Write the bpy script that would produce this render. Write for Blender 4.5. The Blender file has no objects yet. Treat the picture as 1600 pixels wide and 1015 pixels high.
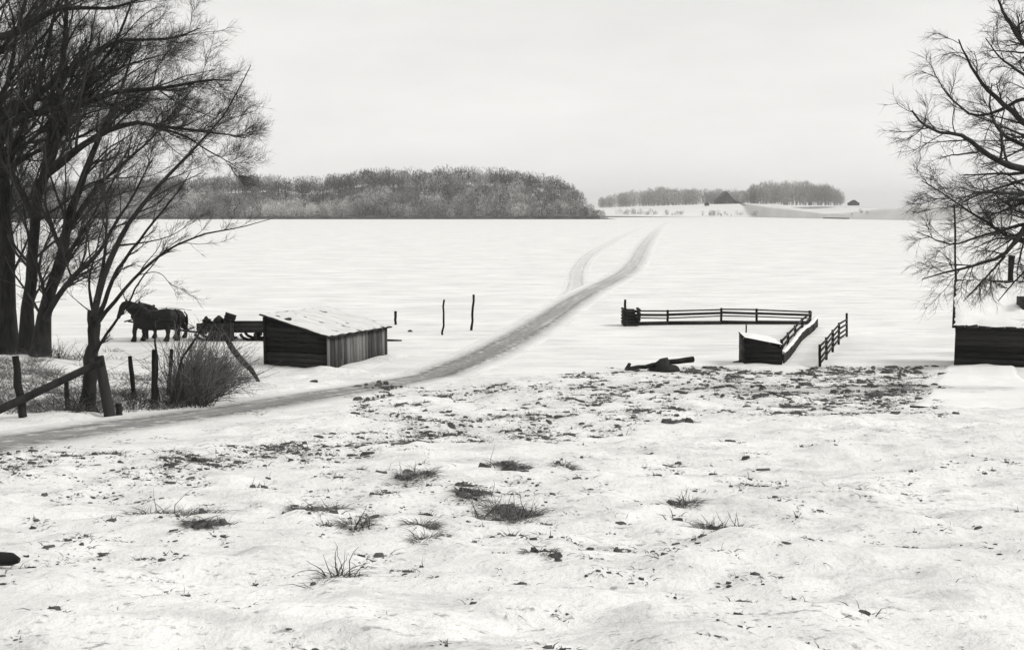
import bpy, math, random
import numpy as np
from mathutils import Vector, Matrix

scene = bpy.context.scene
C = scene.collection
rng = np.random.default_rng(7)
random.seed(7)
R = math.radians

# ------------------------------------------------------------------ camera, sky, sun, exposure
HC = 6.0                       # eye height above the ice
FPX = 1715.0                   # focal length in photograph pixels (1600 px wide)
HORIZON = 331.0
CX, CY = 800.0, 507.5
PITCH = math.atan((CY - HORIZON) / FPX)

cam_d = bpy.data.cameras.new('camera')
cam = bpy.data.objects.new('camera', cam_d)
C.objects.link(cam)
cam_d.sensor_width = 36.0
cam_d.lens = FPX / 1600.0 * 36.0
cam_d.clip_start = 0.1
cam_d.clip_end = 20000.0
cam.location = (0, 0, HC)
cam.rotation_euler = (math.pi / 2 - PITCH, 0, 0)
scene.camera = cam

SUN_EL = 44.0
SUN_AZ = 98.0                  # degrees clockwise from +Y (the view): from the right, a little behind the camera
world = bpy.data.worlds.new('World')
scene.world = world
world.use_nodes = True
nt = world.node_tree
nt.nodes.clear()
sky = nt.nodes.new('ShaderNodeTexSky')
sky.sky_type = 'NISHITA'
sky.sun_disc = False
sky.sun_elevation = R(SUN_EL)
sky.sun_rotation = R(SUN_AZ)
sky.air_density = 1.0
sky.dust_density = 1.0
bw = nt.nodes.new('ShaderNodeRGBToBW')          # black and white plate: neutral daylight
bg = nt.nodes.new('ShaderNodeBackground')
bg.inputs['Strength'].default_value = 0.125
wo = nt.nodes.new('ShaderNodeOutputWorld')
nt.links.new(sky.outputs['Color'], bw.inputs['Color'])
tc = nt.nodes.new('ShaderNodeTexCoord'); mp_ = nt.nodes.new('ShaderNodeMapping'); mp_.inputs['Scale'].default_value = (2.2, 2.2, 9.0)
cl = nt.nodes.new('ShaderNodeTexNoise'); cl.inputs['Scale'].default_value = 1.6; cl.inputs['Detail'].default_value = 6; cl.inputs['Roughness'].default_value = 0.6
cr2 = nt.nodes.new('ShaderNodeMapRange'); cr2.inputs[1].default_value = 0.3; cr2.inputs[2].default_value = 0.7; cr2.inputs[3].default_value = 3.5; cr2.inputs[4].default_value = 4.1
nt.links.new(tc.outputs['Generated'], mp_.inputs[0]); nt.links.new(mp_.outputs[0], cl.inputs['Vector']); nt.links.new(cl.outputs['Fac'], cr2.inputs[0])
ov_ = nt.nodes.new('ShaderNodeMix'); ov_.data_type = 'FLOAT'; ov_.inputs[0].default_value = 0.75
nt.links.new(bw.outputs['Val'], ov_.inputs[2]); nt.links.new(cr2.outputs[0], ov_.inputs[3])
tint = nt.nodes.new('ShaderNodeVectorMath'); tint.operation = 'MULTIPLY'; tint.inputs[1].default_value = (1.0, 0.993, 0.972)
nt.links.new(ov_.outputs[0], tint.inputs[0]); nt.links.new(tint.outputs[0], bg.inputs['Color'])
nt.links.new(bg.outputs['Background'], wo.inputs['Surface'])

sun_d = bpy.data.lights.new('sun', 'SUN')
sun_d.energy = 1.1
sun_d.angle = R(20)
sun_d.color = (1.0, 0.99, 0.97)
sun = bpy.data.objects.new('sun', sun_d)
C.objects.link(sun)
to_sun = Vector((math.sin(R(SUN_AZ)) * math.cos(R(SUN_EL)), math.cos(R(SUN_AZ)) * math.cos(R(SUN_EL)), math.sin(R(SUN_EL))))
sun.rotation_euler = to_sun.to_track_quat('Z', 'Y').to_euler()
sun.location = to_sun * 60

vs = scene.view_settings
vs.view_transform = 'Standard'
vs.look = 'None'
vs.exposure = 0.86
vs.gamma = 1.0
vs.use_curve_mapping = False
scene.cycles.max_bounces = 6
scene.cycles.diffuse_bounces = 3
scene.cycles.transparent_max_bounces = 4
scene.cycles.volume_bounces = 0

# ------------------------------------------------------------------ picture <-> place
cp, sp = math.cos(PITCH), math.sin(PITCH)

def ray(px, py):
    u, v = (px - CX) / FPX, -(py - CY) / FPX
    return np.array([u, cp + v * sp, -sp + v * cp])

def at(px, py, Y):
    d = ray(px, py)
    t = Y / d[1]
    return np.array([0, 0, HC]) + d * t

def hash2(ix, iy, seed):
    h = (ix.astype(np.int64) * 374761393 + iy.astype(np.int64) * 668265263 + seed * 974634777) & 0xffffffff
    h = ((h ^ (h >> 13)) * 1274126177) & 0xffffffff
    return ((h ^ (h >> 16)) & 0xffff) / 65535.0

def vnoise(x, y, seed=0):
    x = np.asarray(x, float); y = np.asarray(y, float)
    ix, iy = np.floor(x), np.floor(y)
    fx, fy = x - ix, y - iy
    fx = fx * fx * fx * (fx * (fx * 6 - 15) + 10); fy = fy * fy * fy * (fy * (fy * 6 - 15) + 10)
    a, b = hash2(ix, iy, seed), hash2(ix + 1, iy, seed)
    c, d = hash2(ix, iy + 1, seed), hash2(ix + 1, iy + 1, seed)
    return (a + (b - a) * fx) * (1 - fy) + (c + (d - c) * fx) * fy - 0.5

def sstep(a, b, x):
    t = np.clip((np.asarray(x, float) - a) / (b - a), 0, 1)
    return t * t * (3 - 2 * t)

def Hs(x, y):                  # smooth lie of the bank
    x = np.asarray(x, float); y = np.asarray(y, float)
    ys = 41.3 + 6.5 * sstep(-11, -19, x)
    k = 1.1
    z = (4.4 / 42.0) * k * np.logaddexp(0, (ys - y) / k) - 0.10
    z = z + 0.10 * vnoise(x / 9, y / 9, 3) * sstep(44, 36, y)
    return np.where(y < 2, np.minimum(z, 4.5 + 0.04 * (2 - y)), z)

_YS = np.concatenate([np.linspace(2, 60, 400), np.geomspace(60.3, 4000, 260)])
def G_many(px, py):            # where the pixels' rays meet bank or ice
    px, py = np.atleast_1d(np.asarray(px, float)), np.atleast_1d(np.asarray(py, float))
    u, v = (px - CX) / FPX, -(py - CY) / FPX
    dx, dz = u / (cp + v * sp), (-sp + v * cp) / (cp + v * sp)
    f = lambda Y, dx, dz: HC + dz * Y - np.maximum(Hs(dx * Y, Y), 0.0)
    val = f(_YS[None], dx[:, None], dz[:, None])
    k = np.clip(np.argmax(val <= 0, axis=1), 1, len(_YS) - 1)
    lo, hi = _YS[k - 1].copy(), _YS[k].copy()
    for _ in range(18):
        m = (lo + hi) / 2
        up = f(m, dx, dz) > 0
        lo = np.where(up, m, lo); hi = np.where(up, hi, m)
    return np.stack([dx * hi, hi, HC + dz * hi], -1)
def G(px, py): return G_many(px, py)[0]

# ------------------------------------------------------------------ materials
def new_mat(name):
    m = bpy.data.materials.new(name)
    m.use_nodes = True
    n = m.node_tree
    n.nodes.clear()
    out = n.nodes.new('ShaderNodeOutputMaterial')
    b = n.nodes.new('ShaderNodeBsdfPrincipled')
    n.links.new(b.outputs[0], out.inputs[0])
    b.inputs['Specular IOR Level'].default_value = 0.25
    return m, n, b

def grey(v):
    return (v, v * 0.99, v * 0.965, 1)

def ramp(n, src, stops):
    r = n.nodes.new('ShaderNodeValToRGB')
    e = r.color_ramp.elements
    e[0].position, e[0].color = stops[0][0], grey(stops[0][1])
    e[1].position, e[1].color = stops[1][0], grey(stops[1][1])
    for p, v in stops[2:]:
        x = e.new(p); x.color = grey(v)
    n.links.new(src, r.inputs[0])
    return r.outputs[0]

def noise(n, vec, scale, detail=4, rough=0.55, stretch=None):
    if stretch:
        mp = n.nodes.new('ShaderNodeMapping')
        mp.inputs['Scale'].default_value = stretch
        n.links.new(vec, mp.inputs['Vector']); vec = mp.outputs[0]
    t = n.nodes.new('ShaderNodeTexNoise')
    t.inputs['Scale'].default_value = scale
    t.inputs['Detail'].default_value = detail
    t.inputs['Roughness'].default_value = rough
    n.links.new(vec, t.inputs['Vector'])
    return t.outputs['Fac']

def math_(n, op, a, b):
    t = n.nodes.new('ShaderNodeMath'); t.operation = op
    for i, s in enumerate((a, b)):
        if isinstance(s, (int, float)): t.inputs[i].default_value = s
        else: n.links.new(s, t.inputs[i])
    return t.outputs[0]

def mixc(n, f, a, b):
    t = n.nodes.new('ShaderNodeMix'); t.data_type = 'RGBA'
    n.links.new(f, t.inputs[0]); n.links.new(a, t.inputs[6]); n.links.new(b, t.inputs[7])
    return t.outputs[2]

def bump(n, b, h, strength, dist):
    t = n.nodes.new('ShaderNodeBump')
    t.inputs['Strength'].default_value = strength
    t.inputs['Distance'].default_value = dist
    n.links.new(h, t.inputs['Height'])
    n.links.new(t.outputs[0], b.inputs['Normal'])

def pos(n):
    g = n.nodes.new('ShaderNodeNewGeometry')
    return g.outputs['Position']

def plain(name, lo, hi, scale=3.0, stretch=None, rough=0.85, bump_d=0.01, randomise=0.0, bscale=None):
    m, n, b = new_mat(name)
    p = pos(n)
    f = noise(n, p, scale, 6, 0.65, stretch)
    if randomise:
        oi = n.nodes.new('ShaderNodeObjectInfo')
        f = math_(n, 'ADD', f, math_(n, 'MULTIPLY', math_(n, 'SUBTRACT', oi.outputs['Random'], 0.5), randomise))
    n.links.new(ramp(n, f, [(0.3, lo), (0.7, hi)]), b.inputs['Base Color'])
    b.inputs['Roughness'].default_value = rough
    if bump_d:
        bump(n, b, noise(n, p, bscale or scale * 3, 4, 0.6, stretch), 0.7, bump_d)
    return m

def snow_mat(name, lo, hi, streak=None, dirt=False, crust=False):
    m, n, b = new_mat(name)
    p = pos(n)
    f = noise(n, p, 1.0, 5, 0.6, streak or (0.5, 0.5, 0.5))
    col = ramp(n, f, [(0.32, lo), (0.68, hi)])
    if dirt:                    # thin snow over dead turf: fine straw and soil specks
        s = noise(n, p, 9.0, 5, 0.7, (1.0, 1.6, 1.0))
        big = noise(n, p, 0.35, 3, 0.5)
        s2 = math_(n, 'ADD', s, math_(n, 'MULTIPLY', math_(n, 'SUBTRACT', big, 0.5), 0.35))
        msk = ramp(n, s2, [(0.58, 0.0), (0.70, 1.0)])
        dk = n.nodes.new('ShaderNodeRGB'); dk.outputs[0].default_value = grey(0.30)
        col = mixc(n, msk, col, dk.outputs[0])
        t1 = noise(n, p, 1.5, 7, 0.7, (0.6, 1.5, 1.0))
        m2 = math_(n, 'MULTIPLY', ramp(n, t1, [(0.50, 0.0), (0.74, 1.0)]), 0.75)
        dk2 = n.nodes.new('ShaderNodeRGB'); dk2.outputs[0].default_value = grey(0.40)
        col = mixc(n, m2, col, dk2.outputs[0])
    if crust:                   # wind crust: small greyer scabs and drift edges
        c1 = noise(n, p, 0.9, 7, 0.72, (0.32, 1.0, 1.0))
        msk = math_(n, 'MULTIPLY', ramp(n, c1, [(0.46, 0.0), (0.74, 1.0)]), 0.8)
        dk = n.nodes.new('ShaderNodeRGB'); dk.outputs[0].default_value = grey(0.50)
        col = mixc(n, msk, col, dk.outputs[0])
    n.links.new(col, b.inputs['Base Color'])
    b.inputs['Roughness'].default_value = 0.7
    h = math_(n, 'ADD', noise(n, p, 2.2, 6, 0.62, (0.7, 1.2, 1)), math_(n, 'MULTIPLY', noise(n, p, 14, 4, 0.6), 0.35))
    bump(n, b, h, 0.8, 0.09 if dirt else 0.05)
    return m

M = {}
M['snow'] = snow_mat('snow_on_turf', 0.70, 0.84, dirt=True)
M['cleansnow'] = snow_mat('clean_snow', 0.80, 0.88)
M['thinsnow'] = plain('thin_snow_on_boards', 0.50, 0.76, 2.0, (0.5, 2.2, 1), bump_d=0.02)
M['ice'] = snow_mat('snowed_ice', 0.70, 0.85, streak=(0.14, 0.26, 0.1), crust=True)
M['farsnow'] = snow_mat('far_snow', 0.64, 0.78, streak=(0.004, 0.02, 0.02))
M['bark'] = plain('bark', 0.006, 0.03, 6, (1, 1, 0.25), bump_d=0.03)
M['twig'] = plain('twig_bark', 0.02, 0.06, 2, bump_d=0)
M['oak'] = plain('dark_bark', 0.012, 0.04, 6, (1, 1, 0.3), bump_d=0.03)
M['oldwood'] = plain('old_wood', 0.006, 0.028, 5, (1, 1, 0.2), bump_d=0.012, randomise=0.3)
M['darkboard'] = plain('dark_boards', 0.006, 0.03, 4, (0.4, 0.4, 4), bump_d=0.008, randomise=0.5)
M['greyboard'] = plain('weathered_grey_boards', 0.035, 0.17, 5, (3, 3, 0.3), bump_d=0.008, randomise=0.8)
M['horse'] = plain('dark_coat', 0.004, 0.014, 4, rough=0.6, bump_d=0.004)
M['leather'] = plain('black_leather', 0.006, 0.012, 10, rough=0.5, bump_d=0)
M['sack'] = plain('dark_cloth', 0.008, 0.03, 6, bump_d=0.01)
M['brush'] = plain('dry_brush', 0.02, 0.20, 2.6, bump_d=0)
M['straw'] = plain('dead_grass', 0.03, 0.26, 9, bump_d=0)
M['soil'] = plain('frozen_soil', 0.015, 0.13, 8, bump_d=0.02)
M['stone'] = plain('dark_stone', 0.02, 0.07, 7, bump_d=0.02)
M['bank'] = plain('far_bank', 0.01, 0.09, 0.12, (1, 1, 2), bump_d=0)
M['barnwood'] = plain('barn_boards', 0.03, 0.06, 0.5, bump_d=0)
M['barnroof'] = plain('barn_shingles', 0.03, 0.07, 0.4, bump_d=0)
M['litter'] = plain('leaf_litter_and_snow', 0.05, 0.20, 0.12, bump_d=0)
M['stubble'] = plain('stubble_field', 0.48, 0.72, 0.03, (0.5, 1.5, 1), bump_d=0)

def tone_mat(name, lo, hi):     # each tree of a wood has its own bark and hoar-frost tone
    m, n, b = new_mat(name)
    a = n.nodes.new('ShaderNodeAttribute'); a.attribute_name = 'tone'
    n.links.new(ramp(n, a.outputs['Fac'], [(0.0, lo), (1.0, hi)]), b.inputs['Base Color'])
    b.inputs['Roughness'].default_value = 0.9
    return m
M['wood'] = tone_mat('frosted_twigs', 0.025, 0.66)
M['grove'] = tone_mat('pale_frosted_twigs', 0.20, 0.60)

# ------------------------------------------------------------------ mesh helpers
def np_mesh(name, V, faces, smooth=False):
    me = bpy.data.meshes.new(name)
    V = np.asarray(V, np.float32)
    me.vertices.add(len(V)); me.vertices.foreach_set('co', V.ravel())
    faces = [np.asarray(f, np.int32) for f in faces if len(f)]
    tot = np.concatenate([np.full(len(f), f.shape[1], np.int32) for f in faces])
    idx = np.concatenate([f.ravel() for f in faces])
    me.loops.add(len(idx)); me.loops.foreach_set('vertex_index', idx)
    me.polygons.add(len(tot))
    st = np.zeros(len(tot), np.int32); st[1:] = np.cumsum(tot)[:-1]
    me.polygons.foreach_set('loop_start', st)
    me.polygons.foreach_set('loop_total', tot)
    if smooth: me.polygons.foreach_set('use_smooth', np.ones(len(tot), bool))
    me.update(calc_edges=True)
    me.validate()
    return me

class MB:
    def __init__(s): s.V = []; s.F = {3: [], 4: [], 6: [], 8: [], 7: [], 5: []}; s.n = 0
    def add(s, V, faces):
        V = np.asarray(V, float)
        s.V.append(V)
        for f in faces:
            f = np.asarray(f, int)
            if f.ndim == 1: f = f[None]
            if len(f): s.F.setdefault(f.shape[1], []).append(f + s.n)
        s.n += len(V); return s
    def hexa(s, p8):            # eight corners: bottom ring 0-3, top ring 4-7
        return s.add(p8, [np.array([[3, 2, 1, 0], [4, 5, 6, 7], [0, 1, 5, 4], [1, 2, 6, 5], [2, 3, 7, 6], [3, 0, 4, 7]])])
    def beam(s, p, q, w, h, up=(0, 0, 1), jit=0.0):
        p, q, up = map(lambda a: np.asarray(a, float), (p, q, up))
        d = q - p; d /= np.linalg.norm(d)
        a = np.cross(d, up); a /= np.linalg.norm(a) + 1e-9
        b = np.cross(a, d)
        c = [(-1, -1), (1, -1), (1, 1), (-1, 1)]
        r = [p + a * w / 2 * i + b * h / 2 * j for i, j in c] + [q + a * w / 2 * i + b * h / 2 * j for i, j in c]
        r = np.array(r) + (rng.normal(0, jit, (8, 3)) if jit else 0)
        return s.hexa(r)
    def tube(s, P, Rr, n=8, cap=True):
        P = np.asarray(P, float)[None]; Rr = np.asarray(Rr, float)[None]
        V, F = tubes(P, Rr, n)
        fs = [F]
        if cap:
            k = len(V)
            fs += [np.arange(n)[::-1], np.arange(k - n, k)]
        return s.add(V, fs)
    def lump(s, c, rx, ry, rz, seed, n=9, rough=0.35):
        V, F4, F3 = [], [], []
        m = max(4, n // 2 + 1)
        rg = np.random.default_rng(seed)
        for i in range(1, m):
            th = math.pi * i / m
            for j in range(n):
                ph = 2 * math.pi * j / n
                k = 1 + rg.uniform(-rough, rough)
                V.append((c[0] + rx * k * math.sin(th) * math.cos(ph), c[1] + ry * k * math.sin(th) * math.sin(ph), c[2] + rz * k * math.cos(th)))
        for i in range(m - 2):
            for j in range(n):
                F4.append((i * n + j, (i + 1) * n + j, (i + 1) * n + (j + 1) % n, i * n + (j + 1) % n))
        t = len(V); V.append((c[0], c[1], c[2] + rz)); V.append((c[0], c[1], c[2] - rz))
        for j in range(n):
            F3.append((t, j, (j + 1) % n)); b = (m - 2) * n; F3.append((t + 1, b + (j + 1) % n, b + j))
        return s.add(V, [np.array(F4), np.array(F3)])
    def mesh(s, name, off=(0, 0, 0), smooth=False):
        V = np.concatenate(s.V) - np.asarray(off)
        return np_mesh(name, V, [np.concatenate(f) for f in s.F.values() if len(f)], smooth)
    def build(s, name, mat, parent=None, smooth=False, origin=None):
        if parent is not None:
            off = WORLD[parent.name]
        else:
            off = np.asarray(origin if origin is not None else base_of(np.concatenate(s.V)))
        o = bpy.data.objects.new(name, s.mesh(name, off, smooth))
        o.data.materials.append(mat)
        C.objects.link(o)
        WORLD[o.name] = off
        if parent is not None: o.parent = parent
        else: o.location = off
        return o

WORLD = {}
def base_of(V):
    return np.array([(V[:, 0].min() + V[:, 0].max()) / 2, (V[:, 1].min() + V[:, 1].max()) / 2, V[:, 2].min()])

def tubes(P, Rr, n):
    N, K = P.shape[:2]
    T = np.gradient(P, axis=1)
    T /= np.linalg.norm(T, axis=2, keepdims=True) + 1e-9
    d = P[:, -1] - P[:, 0]
    ref = np.where((np.abs(d[:, 2]) > np.linalg.norm(d[:, :2], axis=1))[:, None], np.array([[1.0, 0.13, 0.0]]), np.array([[0.0, 0.0, 1.0]]))
    A = np.cross(T, np.repeat(ref[:, None], K, 1)); A /= np.linalg.norm(A, axis=2, keepdims=True) + 1e-9
    B = np.cross(T, A)
    an = np.arange(n) * 2 * np.pi / n
    V = P[:, :, None] + Rr[:, :, None, None] * (A[:, :, None] * np.cos(an)[None, None, :, None] + B[:, :, None] * np.sin(an)[None, None, :, None])
    V = V.reshape(-1, 3)
    i = (np.arange(N)[:, None, None] * K + np.arange(K - 1)[None, :, None]) * n
    j = np.arange(n)[None, None]
    j2 = (j + 1) % n
    F = np.stack([i + j, i + n + j, i + n + j2, i + j2], -1).reshape(-1, 4)
    return V, F

def tag(o, label=None, cat=None, group=None, kind=None):
    if label: o['label'] = label
    if cat: o['category'] = cat
    if group: o['group'] = group
    if kind: o['kind'] = kind
    return o

def thing(name, loc, label, cat, group=None):
    o = bpy.data.objects.new(name, None)
    o.empty_display_size = 0.3
    C.objects.link(o)
    o.location = loc
    WORLD[o.name] = np.asarray(loc, float)
    return tag(o, label, cat, group)

def grid_obj(name, X, Y, Z, mat, smooth=True):
    ny, nx = X.shape
    V = np.stack([X, Y, Z], -1).reshape(-1, 3)
    i = np.arange(ny - 1)[:, None] * nx + np.arange(nx - 1)[None]
    F = np.stack([i, i + 1, i + nx + 1, i + nx], -1).reshape(-1, 4)
    o = bpy.data.objects.new(name, np_mesh(name, V, [F], smooth))
    o.data.materials.append(mat); C.objects.link(o)
    WORLD[o.name] = np.zeros(3)
    return tag(o, kind='structure')

# ------------------------------------------------------------------ the setting: track centre lines first, the bank dips a little under them
def smooth_line(pts, step=0.25):
    pts = np.asarray(pts, float)
    for _ in range(3):
        q = pts[:-1] * .75 + pts[1:] * .25; r = pts[:-1] * .25 + pts[1:] * .75
        pts = np.concatenate([pts[:1], np.stack([q, r], 1).reshape(-1, pts.shape[1]), pts[-1:]])
    s = np.r_[0, np.cumsum(np.linalg.norm(np.diff(pts[:, :2], axis=0), axis=1))]
    n = max(4, int(s[-1] / step))
    t = np.linspace(0, s[-1], n)
    return np.stack([np.interp(t, s, pts[:, k]) for k in range(pts.shape[1])], 1)

TRACK = [(-330, 735), (-150, 712), (0, 688), (110, 672), (200, 658), (300, 646), (400, 631), (500, 614), (600, 599), (690, 580), (745, 561), (790, 538), (840, 509), (885, 478), (915, 459), (955, 439), (982, 424), (998, 402), (1006, 384), (1020, 366), (1034, 352), (1044, 347)]
TRACK2 = [(880, 482), (902, 455), (901, 425), (915, 402), (945, 383), (985, 363), (1010, 352), (1030, 346)]
trk = smooth_line([G(*p) for p in TRACK], 0.3)
trk2 = smooth_line([G(*p) for p in TRACK2], 0.6)

def track_dist(x, y):
    near = trk[trk[:, 1] < 50]
    near = near[np.argsort(near[:, 0])]
    x, y = np.asarray(x, float), np.asarray(y, float)
    yc = np.interp(x, near[:, 0], near[:, 1])
    j = np.clip(np.searchsorted(near[:, 0], x), 3, len(near) - 4)
    sl = (near[j + 3, 1] - near[j - 3, 1]) / (near[j + 3, 0] - near[j - 3, 0])
    return np.abs(y - yc) / np.sqrt(1 + sl ** 2)

def H(x, y, td=None):           # the snow surface with its lumps
    x = np.asarray(x, float); y = np.asarray(y, float)
    k = sstep(44, 38, y)
    z = Hs(x, y)
    lump = 0.16 * vnoise(x / 3.1 + 5, y / 2.2, 11) + 0.14 * vnoise(x / 1.1, y / 0.8, 12) + 0.10 * vnoise(x / 0.45, y / 0.34, 13) + 0.055 * vnoise(x / 0.2, y / 0.17, 14)
    if td is None: td = track_dist(x, y)
    calm = 0.06 + 0.94 * sstep(1.5, 2.6, td)
    return z + k * calm * lump - k * 0.07 * sstep(2.2, 1.5, td)

DRIFT = []                      # segments (ax, ay, bx, by, height) where snow has blown against walls
def drift(x, y):
    z = 0 * x
    for ax, ay, bx_, by_, h_ in DRIFT:
        vx, vy = bx_ - ax, by_ - ay
        t = np.clip(((x - ax) * vx + (y - ay) * vy) / (vx * vx + vy * vy), 0, 1)
        d = np.hypot(x - ax - t * vx, y - ay - t * vy)
        z = np.maximum(z, (h_ * (.55 + 1.1 * (vnoise(x / .8, y / .8, 23) + .5))) * sstep(1.3, .05, d) + .08 * sstep(1.6, .9, d))
    return z
_b = G(513, 581); _u = np.array([-.94, .34]); _v = np.array([.34, .94]); _a = _b[:2] + _u * 2.72; _c = _b[:2] + _v * 5
DRIFT += [(*_a, *_b[:2], .10), (*_b[:2], *_c, .07)]
_p, _q = G(1163, 572), G(1222, 573); DRIFT += [(_p[0], _p[1], _q[0], _q[1], .10)]
_p, _q = at(1491, 568, 41), at(1600, 568, 39.5); DRIFT += [(_p[0], _p[1], _q[0], _q[1], .16)]

def axis(parts):
    r = [np.arange(a, b, s) for a, b, s in parts]
    return np.concatenate(r + [[parts[-1][1]]])
gx = axis([(-90, -30, 3.0), (-30, -15, 0.4), (-15, -6.5, 0.17), (-6.5, 6.5, 0.085), (6.5, 15, 0.17), (15, 30, 0.4), (30, 90, 3.0)])
gy = axis([(-60, 2, 2.5), (2, 13, 0.085), (13, 24, 0.14), (24, 52, 0.22)])
GX, GY = np.meshgrid(gx, gy)
ground = grid_obj('ground', GX, GY, H(GX, GY) + drift(GX, GY), M['snow'])

lx = axis([(-3000, -400, 200), (-400, 400, 20), (400, 3000, 200)])
ly = axis([(36, 140, 2.0), (140, 1000, 20), (1000, 5000, 200)])
LX, LY = np.meshgrid(lx, ly)
lake = grid_obj('lake', LX, LY, 0 * LX, M['ice'])

# the trodden track
def strip(name, line, wid, lift, lo, hi, strength):
    T = np.gradient(line[:, :2], axis=0); T /= np.linalg.norm(T, axis=1, keepdims=True)
    Nn = np.stack([-T[:, 1], T[:, 0]], 1)
    K = 13
    s = np.linspace(-1, 1, K)
    XY = line[:, None, :2] + Nn[:, None] * (s[None, :, None] * wid[:, None, None])
    X, Y = XY[..., 0], XY[..., 1]
    hz_ = H(X, Y)
    Z = np.maximum(hz_, 0.0) + (np.where(hz_ < .03, lift * .6, lift) + .03) * sstep(1.0, .86, np.abs(s))[None] - .03
    o = grid_obj(name, X, Y, Z, None)
    me = o.data
    a = me.attributes.new('across', 'FLOAT', 'POINT')
    a.data.foreach_set('value', np.repeat(np.abs(s)[None], len(line), 0).ravel().astype(np.float32))
    a = me.attributes.new('along', 'FLOAT', 'POINT')
    al = np.r_[0, np.cumsum(np.linalg.norm(np.diff(line[:, :2], axis=0), axis=1))]
    a.data.foreach_set('value', np.repeat(al[:, None], K, 1).ravel().astype(np.float32))
    a = me.attributes.new('side', 'FLOAT', 'POINT')
    a.data.foreach_set('value', (s[None] * wid[:, None]).ravel().astype(np.float32))
    m, n, b = new_mat(name + '_dirty_snow')
    at_ = lambda nm: [setattr(q := n.nodes.new('ShaderNodeAttribute'), 'attribute_name', nm), q.outputs['Fac']][1]
    cmb = n.nodes.new('ShaderNodeCombineXYZ')
    n.links.new(math_(n, 'MULTIPLY', at_('along'), 0.10), cmb.inputs[0]); n.links.new(math_(n, 'MULTIPLY', at_('side'), 1.8), cmb.inputs[1])
    ruts = noise(n, cmb.outputs[0], 1.0, 5, 0.6)
    p = pos(n)
    spk = noise(n, p, 2.6, 8, 0.75)
    snowc = ramp(n, noise(n, p, 1.0, 5, 0.6, (0.5, 0.5, 0.5)), [(0.32, 0.68), (0.68, 0.83)])
    f = math_(n, 'SUBTRACT', 1.02, math_(n, 'MULTIPLY', at_('across'), 0.55))
    f = math_(n, 'ADD', f, math_(n, 'MULTIPLY', math_(n, 'SUBTRACT', ruts, 0.5), 1.5))
    f = math_(n, 'ADD', f, math_(n, 'MULTIPLY', math_(n, 'SUBTRACT', spk, 0.5), 3.4))
    msk = math_(n, 'MULTIPLY', ramp(n, f, [(0.22, 0.0), (0.95, 1.0)]), strength)
    ab = n.nodes.new('ShaderNodeMath'); ab.operation = 'ABSOLUTE'; n.links.new(at_('side'), ab.inputs[0])
    rw = math_(n, 'ADD', ab.outputs[0], math_(n, 'MULTIPLY', math_(n, 'SUBTRACT', ruts, 0.5), 0.5))
    rut = ramp(n, rw, [(0.36, 0.0), (0.52, 1.0), (0.60, 1.0), (0.78, 0.0)])
    edge = ramp(n, math_(n, 'ADD', at_('across'), math_(n, 'ADD', math_(n, 'MULTIPLY', math_(n, 'SUBTRACT', spk, 0.5), 0.9), math_(n, 'MULTIPLY', math_(n, 'SUBTRACT', ruts, 0.5), 0.6))), [(0.38, 1.0), (0.80, 0.0)])
    edge = math_(n, 'MULTIPLY', edge, ramp(n, at_('across'), [(0.74, 1.0), (0.86, 0.0)]))
    msk = math_(n, 'MULTIPLY', msk, edge)
    fade = ramp(n, math_(n, 'MULTIPLY', at_('along'), 0.001), [(0.035, 1.0), (0.12, 0.50), (0.40, .10)])
    msk = math_(n, 'MULTIPLY', msk, fade)
    dirt = ramp(n, math_(n, 'SUBTRACT', spk, math_(n, 'MULTIPLY', rut, 0.16)), [(0.25, lo), (0.68, hi)])
    n.links.new(mixc(n, msk, snowc, dirt), b.inputs['Base Color'])
    b.inputs['Roughness'].default_value = 0.75
    bump(n, b, math_(n, 'SUBTRACT', math_(n, 'ADD', ruts, math_(n, 'MULTIPLY', spk, 1.2)), math_(n, 'MULTIPLY', rut, 0.5)), 0.8, 0.09)
    me.materials.clear(); me.materials.append(m)
    return o
w1 = np.interp(trk[:, 1], [0, 20, 30, 42, 60, 90, 200, 900], [1.65, 1.65, 1.6, 1.7, 1.75, 1.8, 2.4, 4])
strip('path', trk, w1, 0.03, 0.07, 0.30, 1.0)
w2 = np.interp(trk2[:, 1], [50, 90, 200, 900], [0.9, 1.3, 2.0, 3.5])
strip('path', trk2, w2, 0.01, 0.25, 0.45, 0.45)

pr = np.linspace(0, 1, 44); pc = np.linspace(-1, 1, 30)
pyy = 571 + (648 - 571) * pr ** 1.2
pl, prr = np.interp(pyy, [571, 610, 648], [1490, 1436, 1404]) + 12 * np.array([float(vnoise(k_ / 5, 0, 91)) for k_ in range(44)]), np.interp(pyy, [571, 610, 648], [1566, 1640, 1690])
PXX = pl[:, None] + (prr - pl)[:, None] * (pc[None] + 1) / 2; PYY = np.repeat(pyy[:, None], 30, 1)
gg = G_many(PXX.ravel(), PYY.ravel()).reshape(44, 30, 3)
rim_ = sstep(1.0, .80, np.abs(pc))[None] * sstep(1.0, .86, pr)[:, None]
grid_obj('snow_walk', gg[..., 0], gg[..., 1], H(gg[..., 0], gg[..., 1]) * .35 + .65 * (Hs(gg[..., 0], gg[..., 1]) + .03) + .12 * rim_ * (1 + .5 * vnoise(gg[..., 0] / .5, gg[..., 1] / .7, 92)) - .08 + drift(gg[..., 0], gg[..., 1]), M['cleansnow'])

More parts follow.
